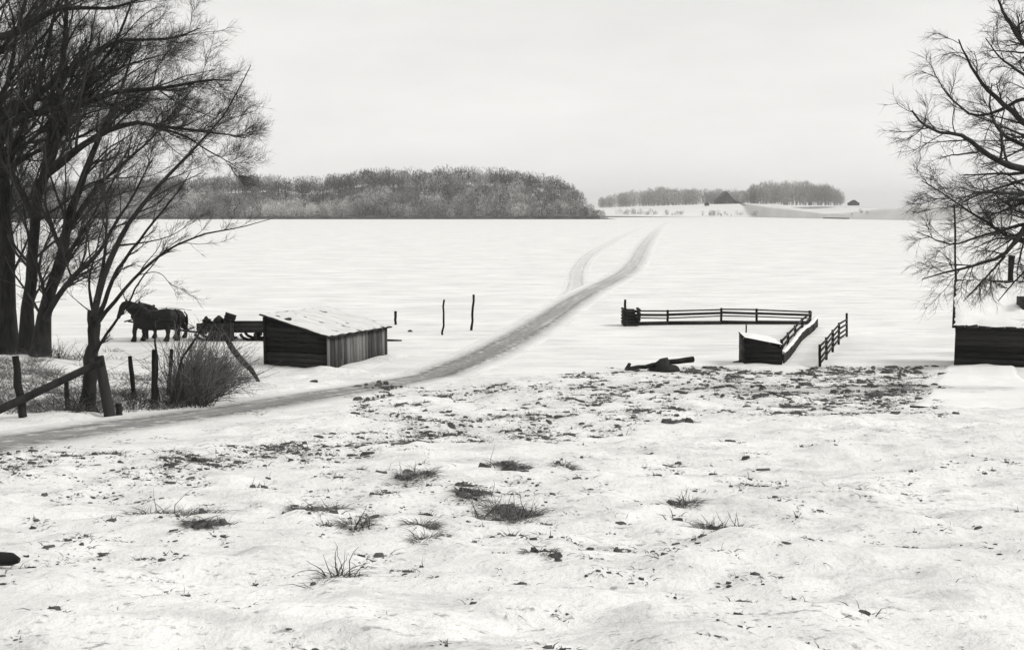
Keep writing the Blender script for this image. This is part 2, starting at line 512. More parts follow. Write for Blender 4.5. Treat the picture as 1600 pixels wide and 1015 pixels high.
# ------------------------------------------------------------------ far shores
# wooded hill: the crowns' skyline is traced as heights, the ground lies a tree's height below it
SKY = [(-300, 296), (0, 292), (150, 285), (250, 280), (330, 280), (420, 277), (470, 281), (500, 281), (540, 272), (575, 268), (620, 270), (660, 268), (700, 265), (750, 266), (800, 269), (830, 273), (870, 281), (900, 293), (925, 305), (940, 318), (945, 335)]
YR, YS = 1010.0, 905.0
sk = np.array([(p[0], HC + (HORIZON - p[1]) / FPX * YR) for p in SKY])
sx = (sk[:, 0] - 800) / FPX * YR
def hill_h(x, y):
    top = np.maximum(np.interp(x * YR / np.maximum(y, YS), sx, sk[:, 1]) - 14.5, 0.0)
    return top * sstep(YS + 4, YR, y) * sstep(YR + 260, YR + 20, y) + 1.1 * sstep(YS, YS + 6, y) * sstep(92, 78, x)
hx = np.linspace(-700, 95, 160); hy = np.linspace(YS - 2, YR + 280, 70)
HX, HY = np.meshgrid(hx, hy)
shore_w = 10 * vnoise(HX / 60, HX * 0, 31) * sstep(YS + 60, YS, HY)
hill = grid_obj('hill', HX, HY + shore_w, hill_h(HX, HY) - 0.35 + 0.0 * HX, M['litter'])

def fuzzy_trees(bases, hts, rads, ntw, tones, w=0.16):
    """bare trees as one mass: trunk, boughs and a dome of fine ascending twigs for each"""
    T = len(bases)
    out_V, out_F, out_t = [], [], []
    n0 = 0
    # twigs
    th = rng.uniform(0, 2 * np.pi, (T, ntw)); cz = rng.uniform(-0.85, 1, (T, ntw)); rr = rng.uniform(0.45, 1.0, (T, ntw)) ** 0.6
    sz = np.sqrt(1 - cz ** 2)
    d = np.stack([sz * np.cos(th), sz * np.sin(th), cz], -1)
    cen = bases + np.stack([0 * hts, 0 * hts, hts * 0.49], -1)
    sc = np.stack([rads, rads, hts * 0.50], -1)
    p = cen[:, None] + d * rr[..., None] * sc[:, None]
    dirv = d * 0.8 + np.array([0, 0, 0.75]) + rng.normal(0, 0.35, d.shape)
    dirv /= np.linalg.norm(dirv, axis=-1, keepdims=True)
    L = (rng.uniform(0.07, 0.15, (T, ntw)) * hts[:, None])[..., None]
    sd = np.cross(dirv, rng.normal(0, 1, d.shape)); sd /= np.linalg.norm(sd, axis=-1, keepdims=True)
    ww = rng.uniform(0.5, 1.3, (T, ntw, 1)) * w
    V = np.stack([p - dirv * L * .5 - sd * ww, p - dirv * L * .5 + sd * ww, p + dirv * L * .6], 2).reshape(-1, 3)
    out_V.append(V); out_F.append(np.arange(len(V)).reshape(-1, 3)); n0 = len(V)
    out_t.append(np.repeat(np.clip(tones[:, None] + rng.normal(0, 0.10, (T, ntw)), 0, 1).ravel(), 3))
    # trunk and boughs
    nb = 7
    th = rng.uniform(0, 2 * np.pi, (T, nb)); rise = rng.uniform(0.45, 0.95, (T, nb)); spread = rng.uniform(0.3, 0.9, (T, nb))
    P0 = np.repeat(bases[:, None], nb, 1) + np.stack([0 * th, 0 * th, hts[:, None] * rng.uniform(0.12, 0.4, (T, nb))], -1)
    P2 = bases[:, None] + np.stack([np.cos(th) * rads[:, None] * spread, np.sin(th) * rads[:, None] * spread, hts[:, None] * rise], -1)
    P1 = (P0 + P2) / 2 + np.stack([0 * th, 0 * th, hts[:, None] * 0.05 * np.ones_like(th)], -1)
    P = np.stack([P0, P1, P2], 2).reshape(-1, 3, 3)
    r0 = np.repeat(hts * 0.008, nb)
    Rr = np.stack([r0, r0 * .7, r0 * .3], 1)
    Pt = np.stack([bases - [0, 0, .5], bases + np.stack([0 * hts, 0 * hts, hts * .3], -1), bases + np.stack([rng.normal(0, .4, T), rng.normal(0, .4, T), hts * .75], -1)], 1)
    Rt = np.stack([hts * 0.018, hts * 0.013, hts * 0.004], 1)
    V, F = tubes(np.concatenate([P, Pt]), np.concatenate([Rr, Rt]), 3)
    out_V.append(V); F4 = F + n0
    out_t.append(np.r_[np.repeat(tones * 0.6, nb * 9), np.repeat(tones * 0.6, 9)])
    return np.concatenate(out_V), out_F, F4, np.concatenate(out_t)

def wood_obj(name, bases, hts, rads, ntw, tones, mat, label, cat, w):
    V, F3, F4, t = fuzzy_trees(bases, hts, rads, ntw, tones, w)
    me = np_mesh(name, V, F3 + [F4])
    a = me.attributes.new('tone', 'FLOAT', 'POINT'); a.data.foreach_set('value', t.astype(np.float32))
    me.materials.append(mat)
    o = bpy.data.objects.new(name, me); C.objects.link(o)
    return tag(o, label, cat, kind='stuff')

T = 2100
wx = rng.uniform(-640, 76, T * 2); wy = YS + 5 + (YR - YS + 25) * rng.uniform(0, 1, T * 2) ** 1.15
keep = wx < 78 - 0.12 * (wy - YS)
wx, wy = wx[keep][:T], wy[keep][:T]
rim = sstep(YS + 45, YS + 90, wy)
ht = rng.uniform(9, 18, T) * (0.85 + 0.2 * rim) * sstep(95, 40, wx).clip(0.55, 1)
tn = np.clip(rng.normal(0.50, 0.30, T) + 1.0 * vnoise(wx / 40, wy / 18, 41) - 0.42 * rim, 0, 1)
bases = np.stack([wx, wy, hill_h(wx, wy) - 0.4], -1)
wood_obj('wood', bases, ht, ht * rng.uniform(0.36, 0.54, T), 135, tn, M['wood'], 'dark leafless wood covering the long hill across the frozen lake', 'wood', 0.25)

# undergrowth along that waterline
T = 420
ux = rng.uniform(-600, 78, T); uy = YS + 2 + rng.uniform(0, 9, T) + 10 * vnoise(ux / 60, ux * 0, 31)
dens = vnoise(ux / 30, ux * 0, 8) + 0.5
ht = rng.uniform(1.2, 3.6, T) * (0.5 + dens)
wood_obj('shore_brush', np.stack([ux, uy, 0 * ux + 0.2], -1), ht, ht * 0.8, 60, np.clip(rng.normal(0.16, 0.12, T), 0, 1), M['wood'], 'low dark brush along the waterline below the wooded hill', 'brush', 0.16)

# cut bank below the wood, in broken lengths
def bank_strip(name, pts, h, parent=None):
    pts = np.asarray(pts, float)
    n = len(pts)
    hh = h * (0.6 + 0.9 * np.abs(vnoise(pts[:, 0] / 9, pts[:, 0] * 0, 17)) * 2)
    V = np.concatenate([pts + [0, 0, 0] * np.ones((n, 1)), np.c_[pts[:, 0], pts[:, 1] + 0.9, hh], np.c_[pts[:, 0], pts[:, 1] + 4, hh * 0.9], np.c_[pts[:, 0], pts[:, 1] + 4, hh * 0 - 0.2]])
    i = np.arange(n - 1)
    F = np.concatenate([np.stack([i + k * n, i + 1 + k * n, i + 1 + (k + 1) * n, i + (k + 1) * n], -1) for k in range(3)])
    o = bpy.data.objects.new(name, np_mesh(name, V, [F], False)); o.data.materials.append(M['bank']); C.objects.link(o)
    return tag(o, kind='structure')
bx = np.arange(-330, 74, 3.0)
bank_strip('bank', np.c_[bx, YS - 1 + 10 * vnoise(bx / 60, bx * 0, 31), 0 * bx - 0.05], 2.0)

# farmland on the right
SH = np.array([(800, 1290), (945, 1270), (1190, 1240), (1235, 1110), (1310, 940), (1480, 740), (1620, 640), (1900, 520), (2500, 420)], float)
shx = (SH[:, 0] - 800) / FPX * SH[:, 1]
fx = np.linspace(0, shx[-1], 200)
shy = np.interp(fx, shx, SH[:, 1])
dd = np.r_[0, 2, 6, 15, 28, 42, 60, 85, 120, 170, 230, 300, 360, 420, 480, 540, 600, 680, 800, 1200, 2400]
FX, FD = np.meshgrid(fx, dd)
FY = np.interp(FX, shx, SH[:, 1]) + FD
def farm_top(x, y):
    px = 800 + x / y * FPX
    return np.interp(px, [800, 945, 1000, 1130, 1190, 1330, 1480, 1700], [6, 11, 13, 15.5, 16, 15, 14, 12])
def farm_h(x, y):
    d = y - np.interp(x, shx, SH[:, 1])
    px = 800 + x / y * FPX
    near = np.interp(px, [1190, 1215, 1300, 1400, 1480, 1700], [0.0, 0.4, 4.0, 8.5, 11.5, 12.5])
    return -0.3 + 1.3 * sstep(0, 3, d) + near * sstep(0, 120, d) + (farm_top(x, y) - 1 - near) * sstep(1240, 1365, y) + 0.6 * vnoise(x / 40, y / 40, 5) * sstep(10, 60, d)
field = grid_obj('field', FX, FY, farm_h(FX, FY), M['farsnow'])
def on_farm(px, Y):
    x = (px - 800) / FPX * Y
    return np.array([x, Y, float(farm_h(x, Y))])
# stubble slope on the right-hand rise, laid a little above the snow
c0 = int(np.searchsorted(800 + fx / shy * FPX, 1300)); r0_ = 5
SX, SY = FX[r0_:9, c0:], FY[r0_:9, c0:]
sx_f = np.linspace(SX[0, 0], SX[0, -1], 300)
SX, SD = np.meshgrid(sx_f, dd[r0_:9])
SY = np.interp(SX, fx, FY[0]) + SD
SZ = np.array([np.interp(sx_f, fx, farm_h(fx, FY[0] + d_)) for d_ in dd[r0_:9]]) + 0.05
st_o = grid_obj('stubble_field', SX, SY, SZ, M['stubble'])
import bmesh
bm_ = bmesh.new(); bm_.from_mesh(st_o.data)
gone = []
for f_ in bm_.faces:               # ragged edge where drifted snow still covers the stubble
    c_ = f_.calc_center_median()
    d_ = c_.y - np.interp(c_.x, shx, SH[:, 1]); k_ = (c_.x - SX[0, 0])
    if vnoise(c_.x / 14, d_ / 18, 55) + vnoise(c_.x / 40, d_ / 40, 56) * 1.2 + 0.45 < 0.9 * math.exp(-k_ / 60) + 0.8 * math.exp(-(d_ - 40) / 22): gone.append(f_)
bmesh.ops.delete(bm_, geom=gone, context='FACES'); bm_.to_mesh(st_o.data); bm_.free()
bpx = np.linspace(1230, 1900, 120)
bY = np.interp(bpx, SH[:, 0], SH[:, 1])
bank_strip('bank', np.c_[(bpx - 800) / FPX * bY, bY - 0.6, 0 * bpx - 0.05], 0.75)

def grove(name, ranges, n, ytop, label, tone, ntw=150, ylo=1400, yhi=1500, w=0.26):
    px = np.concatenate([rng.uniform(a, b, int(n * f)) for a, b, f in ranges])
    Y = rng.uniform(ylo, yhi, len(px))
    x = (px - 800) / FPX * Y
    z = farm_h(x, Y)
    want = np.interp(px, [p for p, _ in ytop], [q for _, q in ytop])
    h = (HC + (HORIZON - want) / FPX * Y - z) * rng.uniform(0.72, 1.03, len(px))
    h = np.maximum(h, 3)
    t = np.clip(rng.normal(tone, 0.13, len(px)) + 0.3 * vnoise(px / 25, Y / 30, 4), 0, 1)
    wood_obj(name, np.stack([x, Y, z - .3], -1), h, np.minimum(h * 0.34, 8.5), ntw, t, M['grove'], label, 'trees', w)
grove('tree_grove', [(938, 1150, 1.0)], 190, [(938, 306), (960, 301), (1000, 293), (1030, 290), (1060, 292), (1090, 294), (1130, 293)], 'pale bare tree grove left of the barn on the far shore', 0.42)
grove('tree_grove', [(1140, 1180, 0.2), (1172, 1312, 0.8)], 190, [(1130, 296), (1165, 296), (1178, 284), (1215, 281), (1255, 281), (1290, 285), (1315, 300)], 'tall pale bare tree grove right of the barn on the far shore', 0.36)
# thin bushes on the snow by the far waterline
bp = np.concatenate([rng.uniform(962, 980, 8), rng.uniform(985, 1020, 18), rng.uniform(1020, 1070, 16), rng.uniform(1092, 1160, 24), rng.uniform(1172, 1192, 5), rng.uniform(1322, 1360, 4)])
Y = np.interp(bp, SH[:, 0], SH[:, 1]) + rng.uniform(3, 18, len(bp)) * np.where(bp > 1300, .3, 1)
hgt = rng.uniform(2.0, 7.5, len(bp)) * np.where(bp > 1300, 0.6, 1)
bx_ = (bp - 800) / FPX * Y
wood_obj('shore_bushes', np.stack([bx_, Y, farm_h(bx_, Y) - .2], -1), hgt, hgt * 0.42, 60, np.clip(rng.normal(0.12, 0.1, len(bp)), 0, 1), M['grove'], 'thin leafless bushes scattered on the snow along the far farm shore', 'bushes', 0.2)

def gable(root, c, w, d, eave, ridge, over=0.5):
    """wall box and two roof slopes, ridge along depth, gable to the lake"""
    x, y, z = c
    m = MB()
    p = [(x - w / 2, y), (x + w / 2, y), (x + w / 2, y + d), (x - w / 2, y + d)]
    V = [(a, b, z - 1) for a, b in p] + [(a, b, z + eave) for a, b in p] + [(x, y, z + ridge), (x, y + d, z + ridge)]
    m.add(V, [np.array([[0, 1, 5, 4], [1, 2, 6, 5], [2, 3, 7, 6], [3, 0, 4, 7]]), np.array([[4, 5, 8], [6, 7, 9]])])
    m.build('wall', M['barnwood'], root)
    r = MB()
    for s in (-1, 1):
        q = np.array([(x + s * (w / 2 + over), y - over, z + eave - 0.3), (x, y - over, z + ridge + .25), (x, y + d + over, z + ridge + .25), (x + s * (w / 2 + over), y + d + over, z + eave - 0.3)])
        r.hexa(np.concatenate([q, q + [0, 0, 0.35]]))
    return r.build('roof', M['barnroof'], root)

b = on_farm(1133, 1370)
barn = thing('barn', b, 'large dark gabled barn among bare trees on the far shore', 'barn')
gable(barn, b, 21, 26, 3.6, 15.0)
m = MB(); m.beam((b[0] - 2.2, b[1] - .15, b[2] + 1.4), (b[0] + 2.2, b[1] - .15, b[2] + 1.4), .2, 3.4); m.build('door', M['soil'], barn)
m = MB(); m.beam((b[0] - .8, b[1] - .15, b[2] + 8), (b[0] + .8, b[1] - .15, b[2] + 8), .2, 1.8); m.build('loft_door', M['soil'], barn)
m = MB()
x0, x1 = b[0] + 10.7, b[0] + 19
m.hexa([(x0, b[1] + 3, b[2] - 1), (x1, b[1] + 3, b[2] - 1), (x1, b[1] + 20, b[2] - 1), (x0, b[1] + 20, b[2] - 1), (x0, b[1] + 3, b[2] + 4.6), (x1, b[1] + 3, b[2] + 2.6), (x1, b[1] + 20, b[2] + 2.6), (x0, b[1] + 20, b[2] + 4.6)])
m.build('lean_to', M['barnwood'], barn)
b = on_farm(1332, 1370)
h = thing('farmhouse', b, 'small low roofed house alone on the snowy rise right of the barn', 'house')
gable(h, b, 12, 9, 1.6, 5.2)
m = MB(); m.beam((b[0] - .5, b[1] - .1, b[2] + .3), (b[0] + .5, b[1] - .1, b[2] + .3), .1, 1.6); m.build('door', M['soil'], h)
b = on_farm(1103, 1340)
h = thing('hut', b, 'tiny dark hut on the snow left of the barn', 'hut')
gable(h, b, 5, 4, 2.2, 3.6, .3)

# ------------------------------------------------------------------ trees of the near bank
def traced(pts, K=14, wig=0.0):
    """pts: (px, py, Y) -> smooth 3D line with K points"""
    p = np.array([at(*q) for q in pts])
    for _ in range(2):
        a = p[:-1] * .75 + p[1:] * .25; b_ = p[:-1] * .25 + p[1:] * .75
        p = np.concatenate([p[:1], np.stack([a, b_], 1).reshape(-1, 3), p[-1:]])
    s = np.r_[0, np.cumsum(np.linalg.norm(np.diff(p, axis=0), axis=1))]
    t = np.linspace(0, s[-1], K)
    p = np.stack([np.interp(t, s, p[:, k]) for k in range(3)], 1)
    if wig: p[1:-1] += rng.normal(0, wig, (K - 2, 3))
    return p

def sprout(P, Rr, m, t0, t1, a0, a1, lr, lmin, lmax, K, curv, trop, rfac, rmin, rmax):
    N, K0 = P.shape[:2]
    t = rng.uniform(t0, t1, (N, m)); u = t * (K0 - 1); i = np.minimum(u.astype(int), K0 - 2); f = (u - i)[..., None]
    n_ = np.arange(N)[:, None]
    base = P[n_, i] * (1 - f) + P[n_, i + 1] * f
    tan = P[n_, i + 1] - P[n_, i]; tan /= np.linalg.norm(tan, axis=-1, keepdims=True) + 1e-9
    rad = Rr[n_, i] * (1 - f[..., 0]) + Rr[n_, i + 1] * f[..., 0]
    Lp = np.linalg.norm(np.diff(P, axis=1), axis=2).sum(1)[:, None]
    pr = np.cross(tan, rng.normal(0, 1, tan.shape)); pr /= np.linalg.norm(pr, axis=-1, keepdims=True) + 1e-9
    a = rng.uniform(a0, a1, (N, m, 1))
    d = tan * np.cos(a) + pr * np.sin(a) + np.array(trop) * 1.2
    d /= np.linalg.norm(d, axis=-1, keepdims=True)
    L = np.clip(Lp * lr * (1 - 0.62 * t) * rng.uniform(0.55, 1.25, (N, m)), lmin, lmax)
    r0 = np.clip(rad * rfac * rng.uniform(0.7, 1.1, (N, m)), rmin, rmax)
    base, d, L, r0 = base.reshape(-1, 3), d.reshape(-1, 3), L.ravel(), r0.ravel()
    Q = np.zeros((len(L), K, 3)); Q[:, 0] = base
    for k in range(1, K):
        d = d + rng.normal(0, curv, d.shape) + np.array(trop)
        d /= np.linalg.norm(d, axis=-1, keepdims=True)
        Q[:, k] = Q[:, k - 1] + d * (L / (K - 1))[:, None]
    RR = r0[:, None] * np.linspace(1, 0.3, K)[None]
    return Q, RR

def tree(name, label, root_px, stems, levels, bark, twig, group=None):
    """stems: list of (part name, traced points, r0, r1); levels: sprout arguments, finest last"""
    loc = root_px
    t = thing(name, loc, label, 'tree', group)
    Ps, Rs = [], []
    for nm, pts, r0, r1 in stems:
        K = 16
        p = traced(pts, K, r0 * 0.12)
        r = r0 + (r1 - r0) * np.linspace(0, 1, K) ** 0.8
        r = r * (1 + rng.normal(0, 0.04, K))
        if nm == 'trunk':
            r[0] *= 1.45; r[1] *= 1.15
        MB().tube(p, r, 10).build(nm, bark, t, smooth=True)
        Ps.append(p); Rs.append(r)
    P, Rr = np.array(Ps), np.array(Rs)
    V_all, F_all, n0 = [], [], 0
    pool = [(P, Rr)]
    for li, lv in enumerate(levels):
        src = pool[-1]
        Q, RR = sprout(*src, *lv)
        if li == 0:                # short limbs carry fewer boughs
            Ll = np.linalg.norm(np.diff(P, axis=1), axis=2).sum(1)
            kp = rng.uniform(0, 1, len(Q)) < np.repeat(np.clip(Ll / (0.62 * Ll.max()), .12, 1), lv[0])
            Q, RR = Q[kp], RR[kp]
        V, F = tubes(Q, RR, 5 if li == 0 else 3)
        V_all.append(V); F_all.append(F + n0); n0 += len(V)
        pool.append((Q, RR))
    me = np_mesh('crown', np.concatenate(V_all) - np.asarray(loc), [np.concatenate(F_all)])
    me.materials.append(twig)
    o = bpy.data.objects.new('crown', me); C.objects.link(o); o.parent = t
    return t

UPR = (0.035, 0.0, 0.05)        # willow-like boughs sweep up and to the lake side
def willow_levels(n1, n2, n3, n4, tr=UPR):
    return [(n1, .08, .97, .35, 1.05, .40, .4, 4.2, 9, .09, tr, .5, .012, .06),
            (n2, .12, 1.0, .35, 1.0, .48, .5, 2.0, 6, .11, tr, .55, .008, .022),
            (n3, .15, 1.0, .35, 1.0, .55, .4, 1.2, 4, .13, tr, .6, .005, .010),
            (n4, .2, 1.0, .35, 1.0, .75, .3, .8, 3, .14, tr, .7, .0032, .0055)]

YA = 42.0
def col(pts, Y0, dY):           # a stem traced in the picture, its depth drifting by dY along its length
    n = len(pts)
    return [(x, y, Y0 + dY * i / (n - 1)) for i, (x, y) in enumerate(pts)]

tb = at(6, 566, YA); tb[2] = Hs(tb[0], tb[1])
tree('leaning_tree', 'thickest dark trunk standing at the left picture edge', tb, [
    ('trunk', col([(4, 572), (8, 500), (9, 430), (6, 340), (-2, 250), (-14, 150), (-30, 20), (-40, -140)], YA, .5), .42, .14),
    ('limb', col([(-6, 215), (30, 181), (64, 174), (131, 161), (170, 149), (230, 138), (270, 136), (301, 124), (362, 126)], YA, -2.5), .17, .025),
    ('limb', col([(-10, 190), (46, 163), (89, 124), (120, 99), (142, 85), (191, 60), (234, 64), (294, 55), (312, 44)], YA, 1.5), .18, .022),
    ('limb', col([(-28, 60), (20, 55), (53, 35), (82, 14), (124, 11), (170, 16), (225, -4), (262, -25)], YA, -1.5), .15, .02),
    ('limb', col([(-34, -20), (10, -60), (60, -100), (120, -130)], YA, 1), .12, .03),
    ('limb', col([(-10, 170), (-80, 90), (-150, 30), (-220, 0)], YA, 1), .17, .04),
    ('limb', col([(0, 300), (25, 220), (60, 140), (75, 60), (100, -20), (130, -90)], YA, 2), .13, .03),
    ('limb', col([(2, 280), (30, 250), (75, 228), (130, 215), (180, 180), (225, 165)], YA, 3), .10, .02),
], willow_levels(26, 10, 6, 3), M['bark'], M['twig'])

tb = at(-70, 560, YA + 4); tb[2] = Hs(tb[0], tb[1])
tree('leaning_tree', 'dark tree crown filling the top left picture corner, trunk outside the picture', tb, [
    ('trunk', col([(-80, 566), (-76, 450), (-66, 330), (-50, 220), (-30, 100), (-10, 0), (10, -120)], YA + 4, .5), .40, .10),
    ('limb', col([(-66, 330), (-20, 270), (30, 235), (80, 190), (110, 130), (135, 60)], YA + 4, 1), .14, .03),
    ('limb', col([(-50, 220), (0, 150), (40, 90), (80, 40), (120, -10)], YA + 4, -1), .14, .03),
    ('limb', col([(-30, 100), (20, 60), (60, 0), (90, -60)], YA + 4, 1), .12, .03),
    ('limb', col([(-70, 390), (-20, 350), (25, 330), (70, 290), (95, 240)], YA + 4, 1), .10, .02),
    ('limb', col([(-60, 290), (-10, 200), (15, 120), (30, 20), (60, -60)], YA + 4, 0), .12, .03),
    ('limb', col([(-60, 280), (-130, 200), (-200, 140)], YA + 4, 0), .14, .03),
], willow_levels(26, 10, 7, 3), M['bark'], M['twig'])

tb = at(40, 560, YA - 1); tb[2] = Hs(tb[0], tb[1])
tree('leaning_tree', 'straight dark trunked tree, second from the left picture edge', tb, [
    ('trunk', col([(38, 566), (42, 520), (47, 470), (52, 400), (52, 350), (60, 300), (80, 220), (95, 130), (105, 20), (110, -80)], YA - 1, 1), .27, .05),
    ('limb', col([(50, 390), (25, 325), (60, 290), (100, 247), (140, 220), (175, 200), (210, 192), (232, 193), (270, 202), (320, 205), (385, 216)][2:], YA - .8, -2), .17, .02),
    ('limb', col([(225, 192), (262, 204), (295, 214), (318, 232), (345, 246), (372, 262)], YA - 2, -.5), .06, .012),
    ('limb', col([(66, 290), (110, 170), (150, 110), (180, 70), (200, 20), (215, -30)], YA - .5, 2), .13, .025),
    ('limb', col([(55, 340), (20, 270), (-10, 200), (-40, 140)], YA - .5, 2), .11, .03),
    ('limb', col([(82, 210), (130, 140), (185, 105), (240, 90), (275, 80)], YA - .2, 1), .09, .015),
], willow_levels(26, 10, 6, 3), M['bark'], M['twig'])

tb = at(66, 552, YA - 2); tb[2] = Hs(tb[0], tb[1])
tree('leaning_tree', 'forked tree leaning right, third from the left picture edge, bare dark boughs', tb, [
    ('trunk', col([(62, 560), (66, 525), (71, 492), (82, 446), (92, 410), (103, 375), (112, 335), (130, 280), (148, 232), (165, 190), (188, 150), (205, 90)], YA - 2, 2), .30, .03),
    ('limb', col([(70, 500), (96, 453), (117, 429), (149, 404), (177, 358), (200, 318), (220, 285), (238, 250)], YA - 2, -1.5), .13, .02),
    ('limb', col([(84, 440), (120, 375), (150, 330), (172, 290), (190, 262)], YA - 1.9, 1.5), .09, .02),
    ('limb', col([(108, 355), (150, 290), (200, 250), (240, 215), (275, 170), (300, 140)], YA - 1.6, 1), .09, .015),
    ('limb', col([(74, 480), (60, 420), (40, 360), (35, 300)], YA - 2, 1), .08, .02),
], willow_levels(20, 9, 6, 3), M['bark'], M['twig'])

gb = G(138, 640)
YD = gb[1]
tree('fence_tree', 'slender many stemmed tree growing beside the thick fence post, low bough sweeping right', gb, [
    ('trunk', col([(137, 644), (139, 600), (144, 560), (146, 520), (146, 486)], YD, .2), .16, .125),
    ('limb', col([(146, 495), (156, 446), (177, 393), (206, 340), (230, 310), (265, 270), (300, 235), (330, 205), (350, 180), (375, 132), (392, 102)], YD, 1.5), .08, .008),
    ('limb', col([(148, 500), (160, 482), (174, 439), (199, 400), (245, 340), (278, 302), (298, 268)], YD, -1), .06, .008),
    ('limb', col([(152, 505), (172, 480), (200, 446), (228, 416), (258, 392), (292, 374), (330, 362), (370, 357), (400, 348), (428, 341)], YD, .8), .05, .006),
    ('limb', col([(146, 552), (166, 522), (188, 492), (203, 470), (216, 440), (238, 415), (262, 385)], YD, -.8), .038, .007),
    ('limb', col([(146, 490), (139, 455), (140, 425), (150, 395), (160, 350), (180, 290)], YD, 1), .035, .006),
    ('limb', col([(140, 486), (120, 470), (104, 455)], YD, -.2), .016, .005),
    ('limb', col([(150, 470), (165, 395), (168, 330), (160, 270), (170, 215)], YD, 1.5), .045, .008),
    ('limb', col([(215, 430), (250, 422), (268, 448), (290, 452)], YD + .3, .3), .012, .004),
    ('limb', col([(182, 384), (235, 378), (270, 368), (300, 348)], YD + .4, .3), .025, .005),
], [(9, .2, .98, .3, .85, .30, .4, 1.7, 7, .10, (.03, 0, .05), .5, .005, .03),
    (6, .15, 1.0, .3, .9, .42, .25, .9, 5, .13, (.03, 0, .04), .6, .004, .012),
    (5, .2, 1.0, .3, .9, .5, .15, .5, 4, .15, (.02, 0, .03), .7, .003, .006)], M['bark'], M['twig'])

# the oak at the right edge: its trunk stands just outside the picture
YO = 30.0
ob = at(1690, 640, YO); ob[2] = Hs(ob[0], ob[1])
tree('oak_tree', 'gnarled bare tree reaching in from the right picture edge above the shed', ob, [
    ('trunk', col([(1692, 668), (1688, 560), (1680, 450), (1672, 340), (1660, 230), (1652, 120), (1640, 0), (1630, -120)], YO, 0), .36, .14),
    ('limb', col([(1664, 275), (1630, 278), (1600, 265), (1569, 255), (1536, 237), (1517, 220), (1498, 208), (1456, 206), (1437, 187), (1425, 173)], YO, -1.5), .13, .02),
    ('limb', col([(1660, 235), (1625, 215), (1600, 190), (1569, 163), (1543, 142), (1522, 113), (1505, 80), (1498, 62)], YO, 1), .12, .018),
    ('limb', col([(1676, 380), (1640, 330), (1610, 340), (1598, 360), (1588, 374), (1569, 402), (1541, 407), (1517, 416), (1480, 424), (1441, 436)], YO, -1.2), .12, .014),
    ('limb', col([(1672, 360), (1620, 385), (1583, 374), (1546, 350), (1508, 326), (1475, 303), (1440, 282)], YO, 1.2), .07, .012),
    ('limb', col([(1650, 90), (1625, 85), (1600, 72), (1579, 38), (1565, 14), (1552, -20)], YO, .8), .10, .02),
    ('limb', col([(1600, 350), (1560, 362), (1520, 372), (1490, 385), (1455, 372), (1432, 362)], YO - .3, 1), .05, .01),
    ('limb', col([(1570, 400), (1548, 425), (1525, 450), (1505, 470)], YO - .6, -.5), .04, .01),
    ('limb', col([(1668, 310), (1610, 305), (1560, 300), (1520, 300), (1490, 320)], YO, -2), .08, .012),
    ('limb', col([(1655, 160), (1600, 150), (1560, 175), (1520, 185), (1480, 150), (1460, 115)], YO, 2), .07, .012),
    ('limb', col([(1650, 60), (1700, -20), (1760, -60)], YO, 0), .14, .05),
    ('limb', col([(1672, 300), (1740, 220), (1800, 180)], YO, 0), .14, .05),
    ('limb', col([(1640, 20), (1600, -10), (1560, -50)], YO, -1), .10, .03),
    ('limb', col([(1664, 250), (1625, 235), (1590, 225), (1560, 205), (1545, 170), (1550, 130)], YO, 1.5), .08, .015),
    ('limb', col([(1670, 330), (1630, 310), (1590, 318), (1555, 335), (1530, 345)], YO, 1.8), .07, .012),
    ('limb', col([(1660, 190), (1630, 140), (1590, 110), (1560, 90), (1540, 60)], YO, -1), .08, .012),
    ('limb', col([(1674, 390), (1640, 400), (1605, 420), (1580, 445), (1560, 470)], YO, -.5), .06, .012),
], [(24, .12, .98, .35, 1.0, .42, .5, 2.8, 8, .13, (-.03, 0, -.01), .5, .012, .05),
    (9, .10, 1.0, .3, 1.0, .62, .4, 1.6, 6, .12, (-.02, 0, -.02), .6, .007, .018),
    (6, .15, 1.0, .25, .8, .75, .3, 1.0, 5, .12, (-.01, 0, -.02), .7, .0035, .006)], M['oak'], M['twig'])

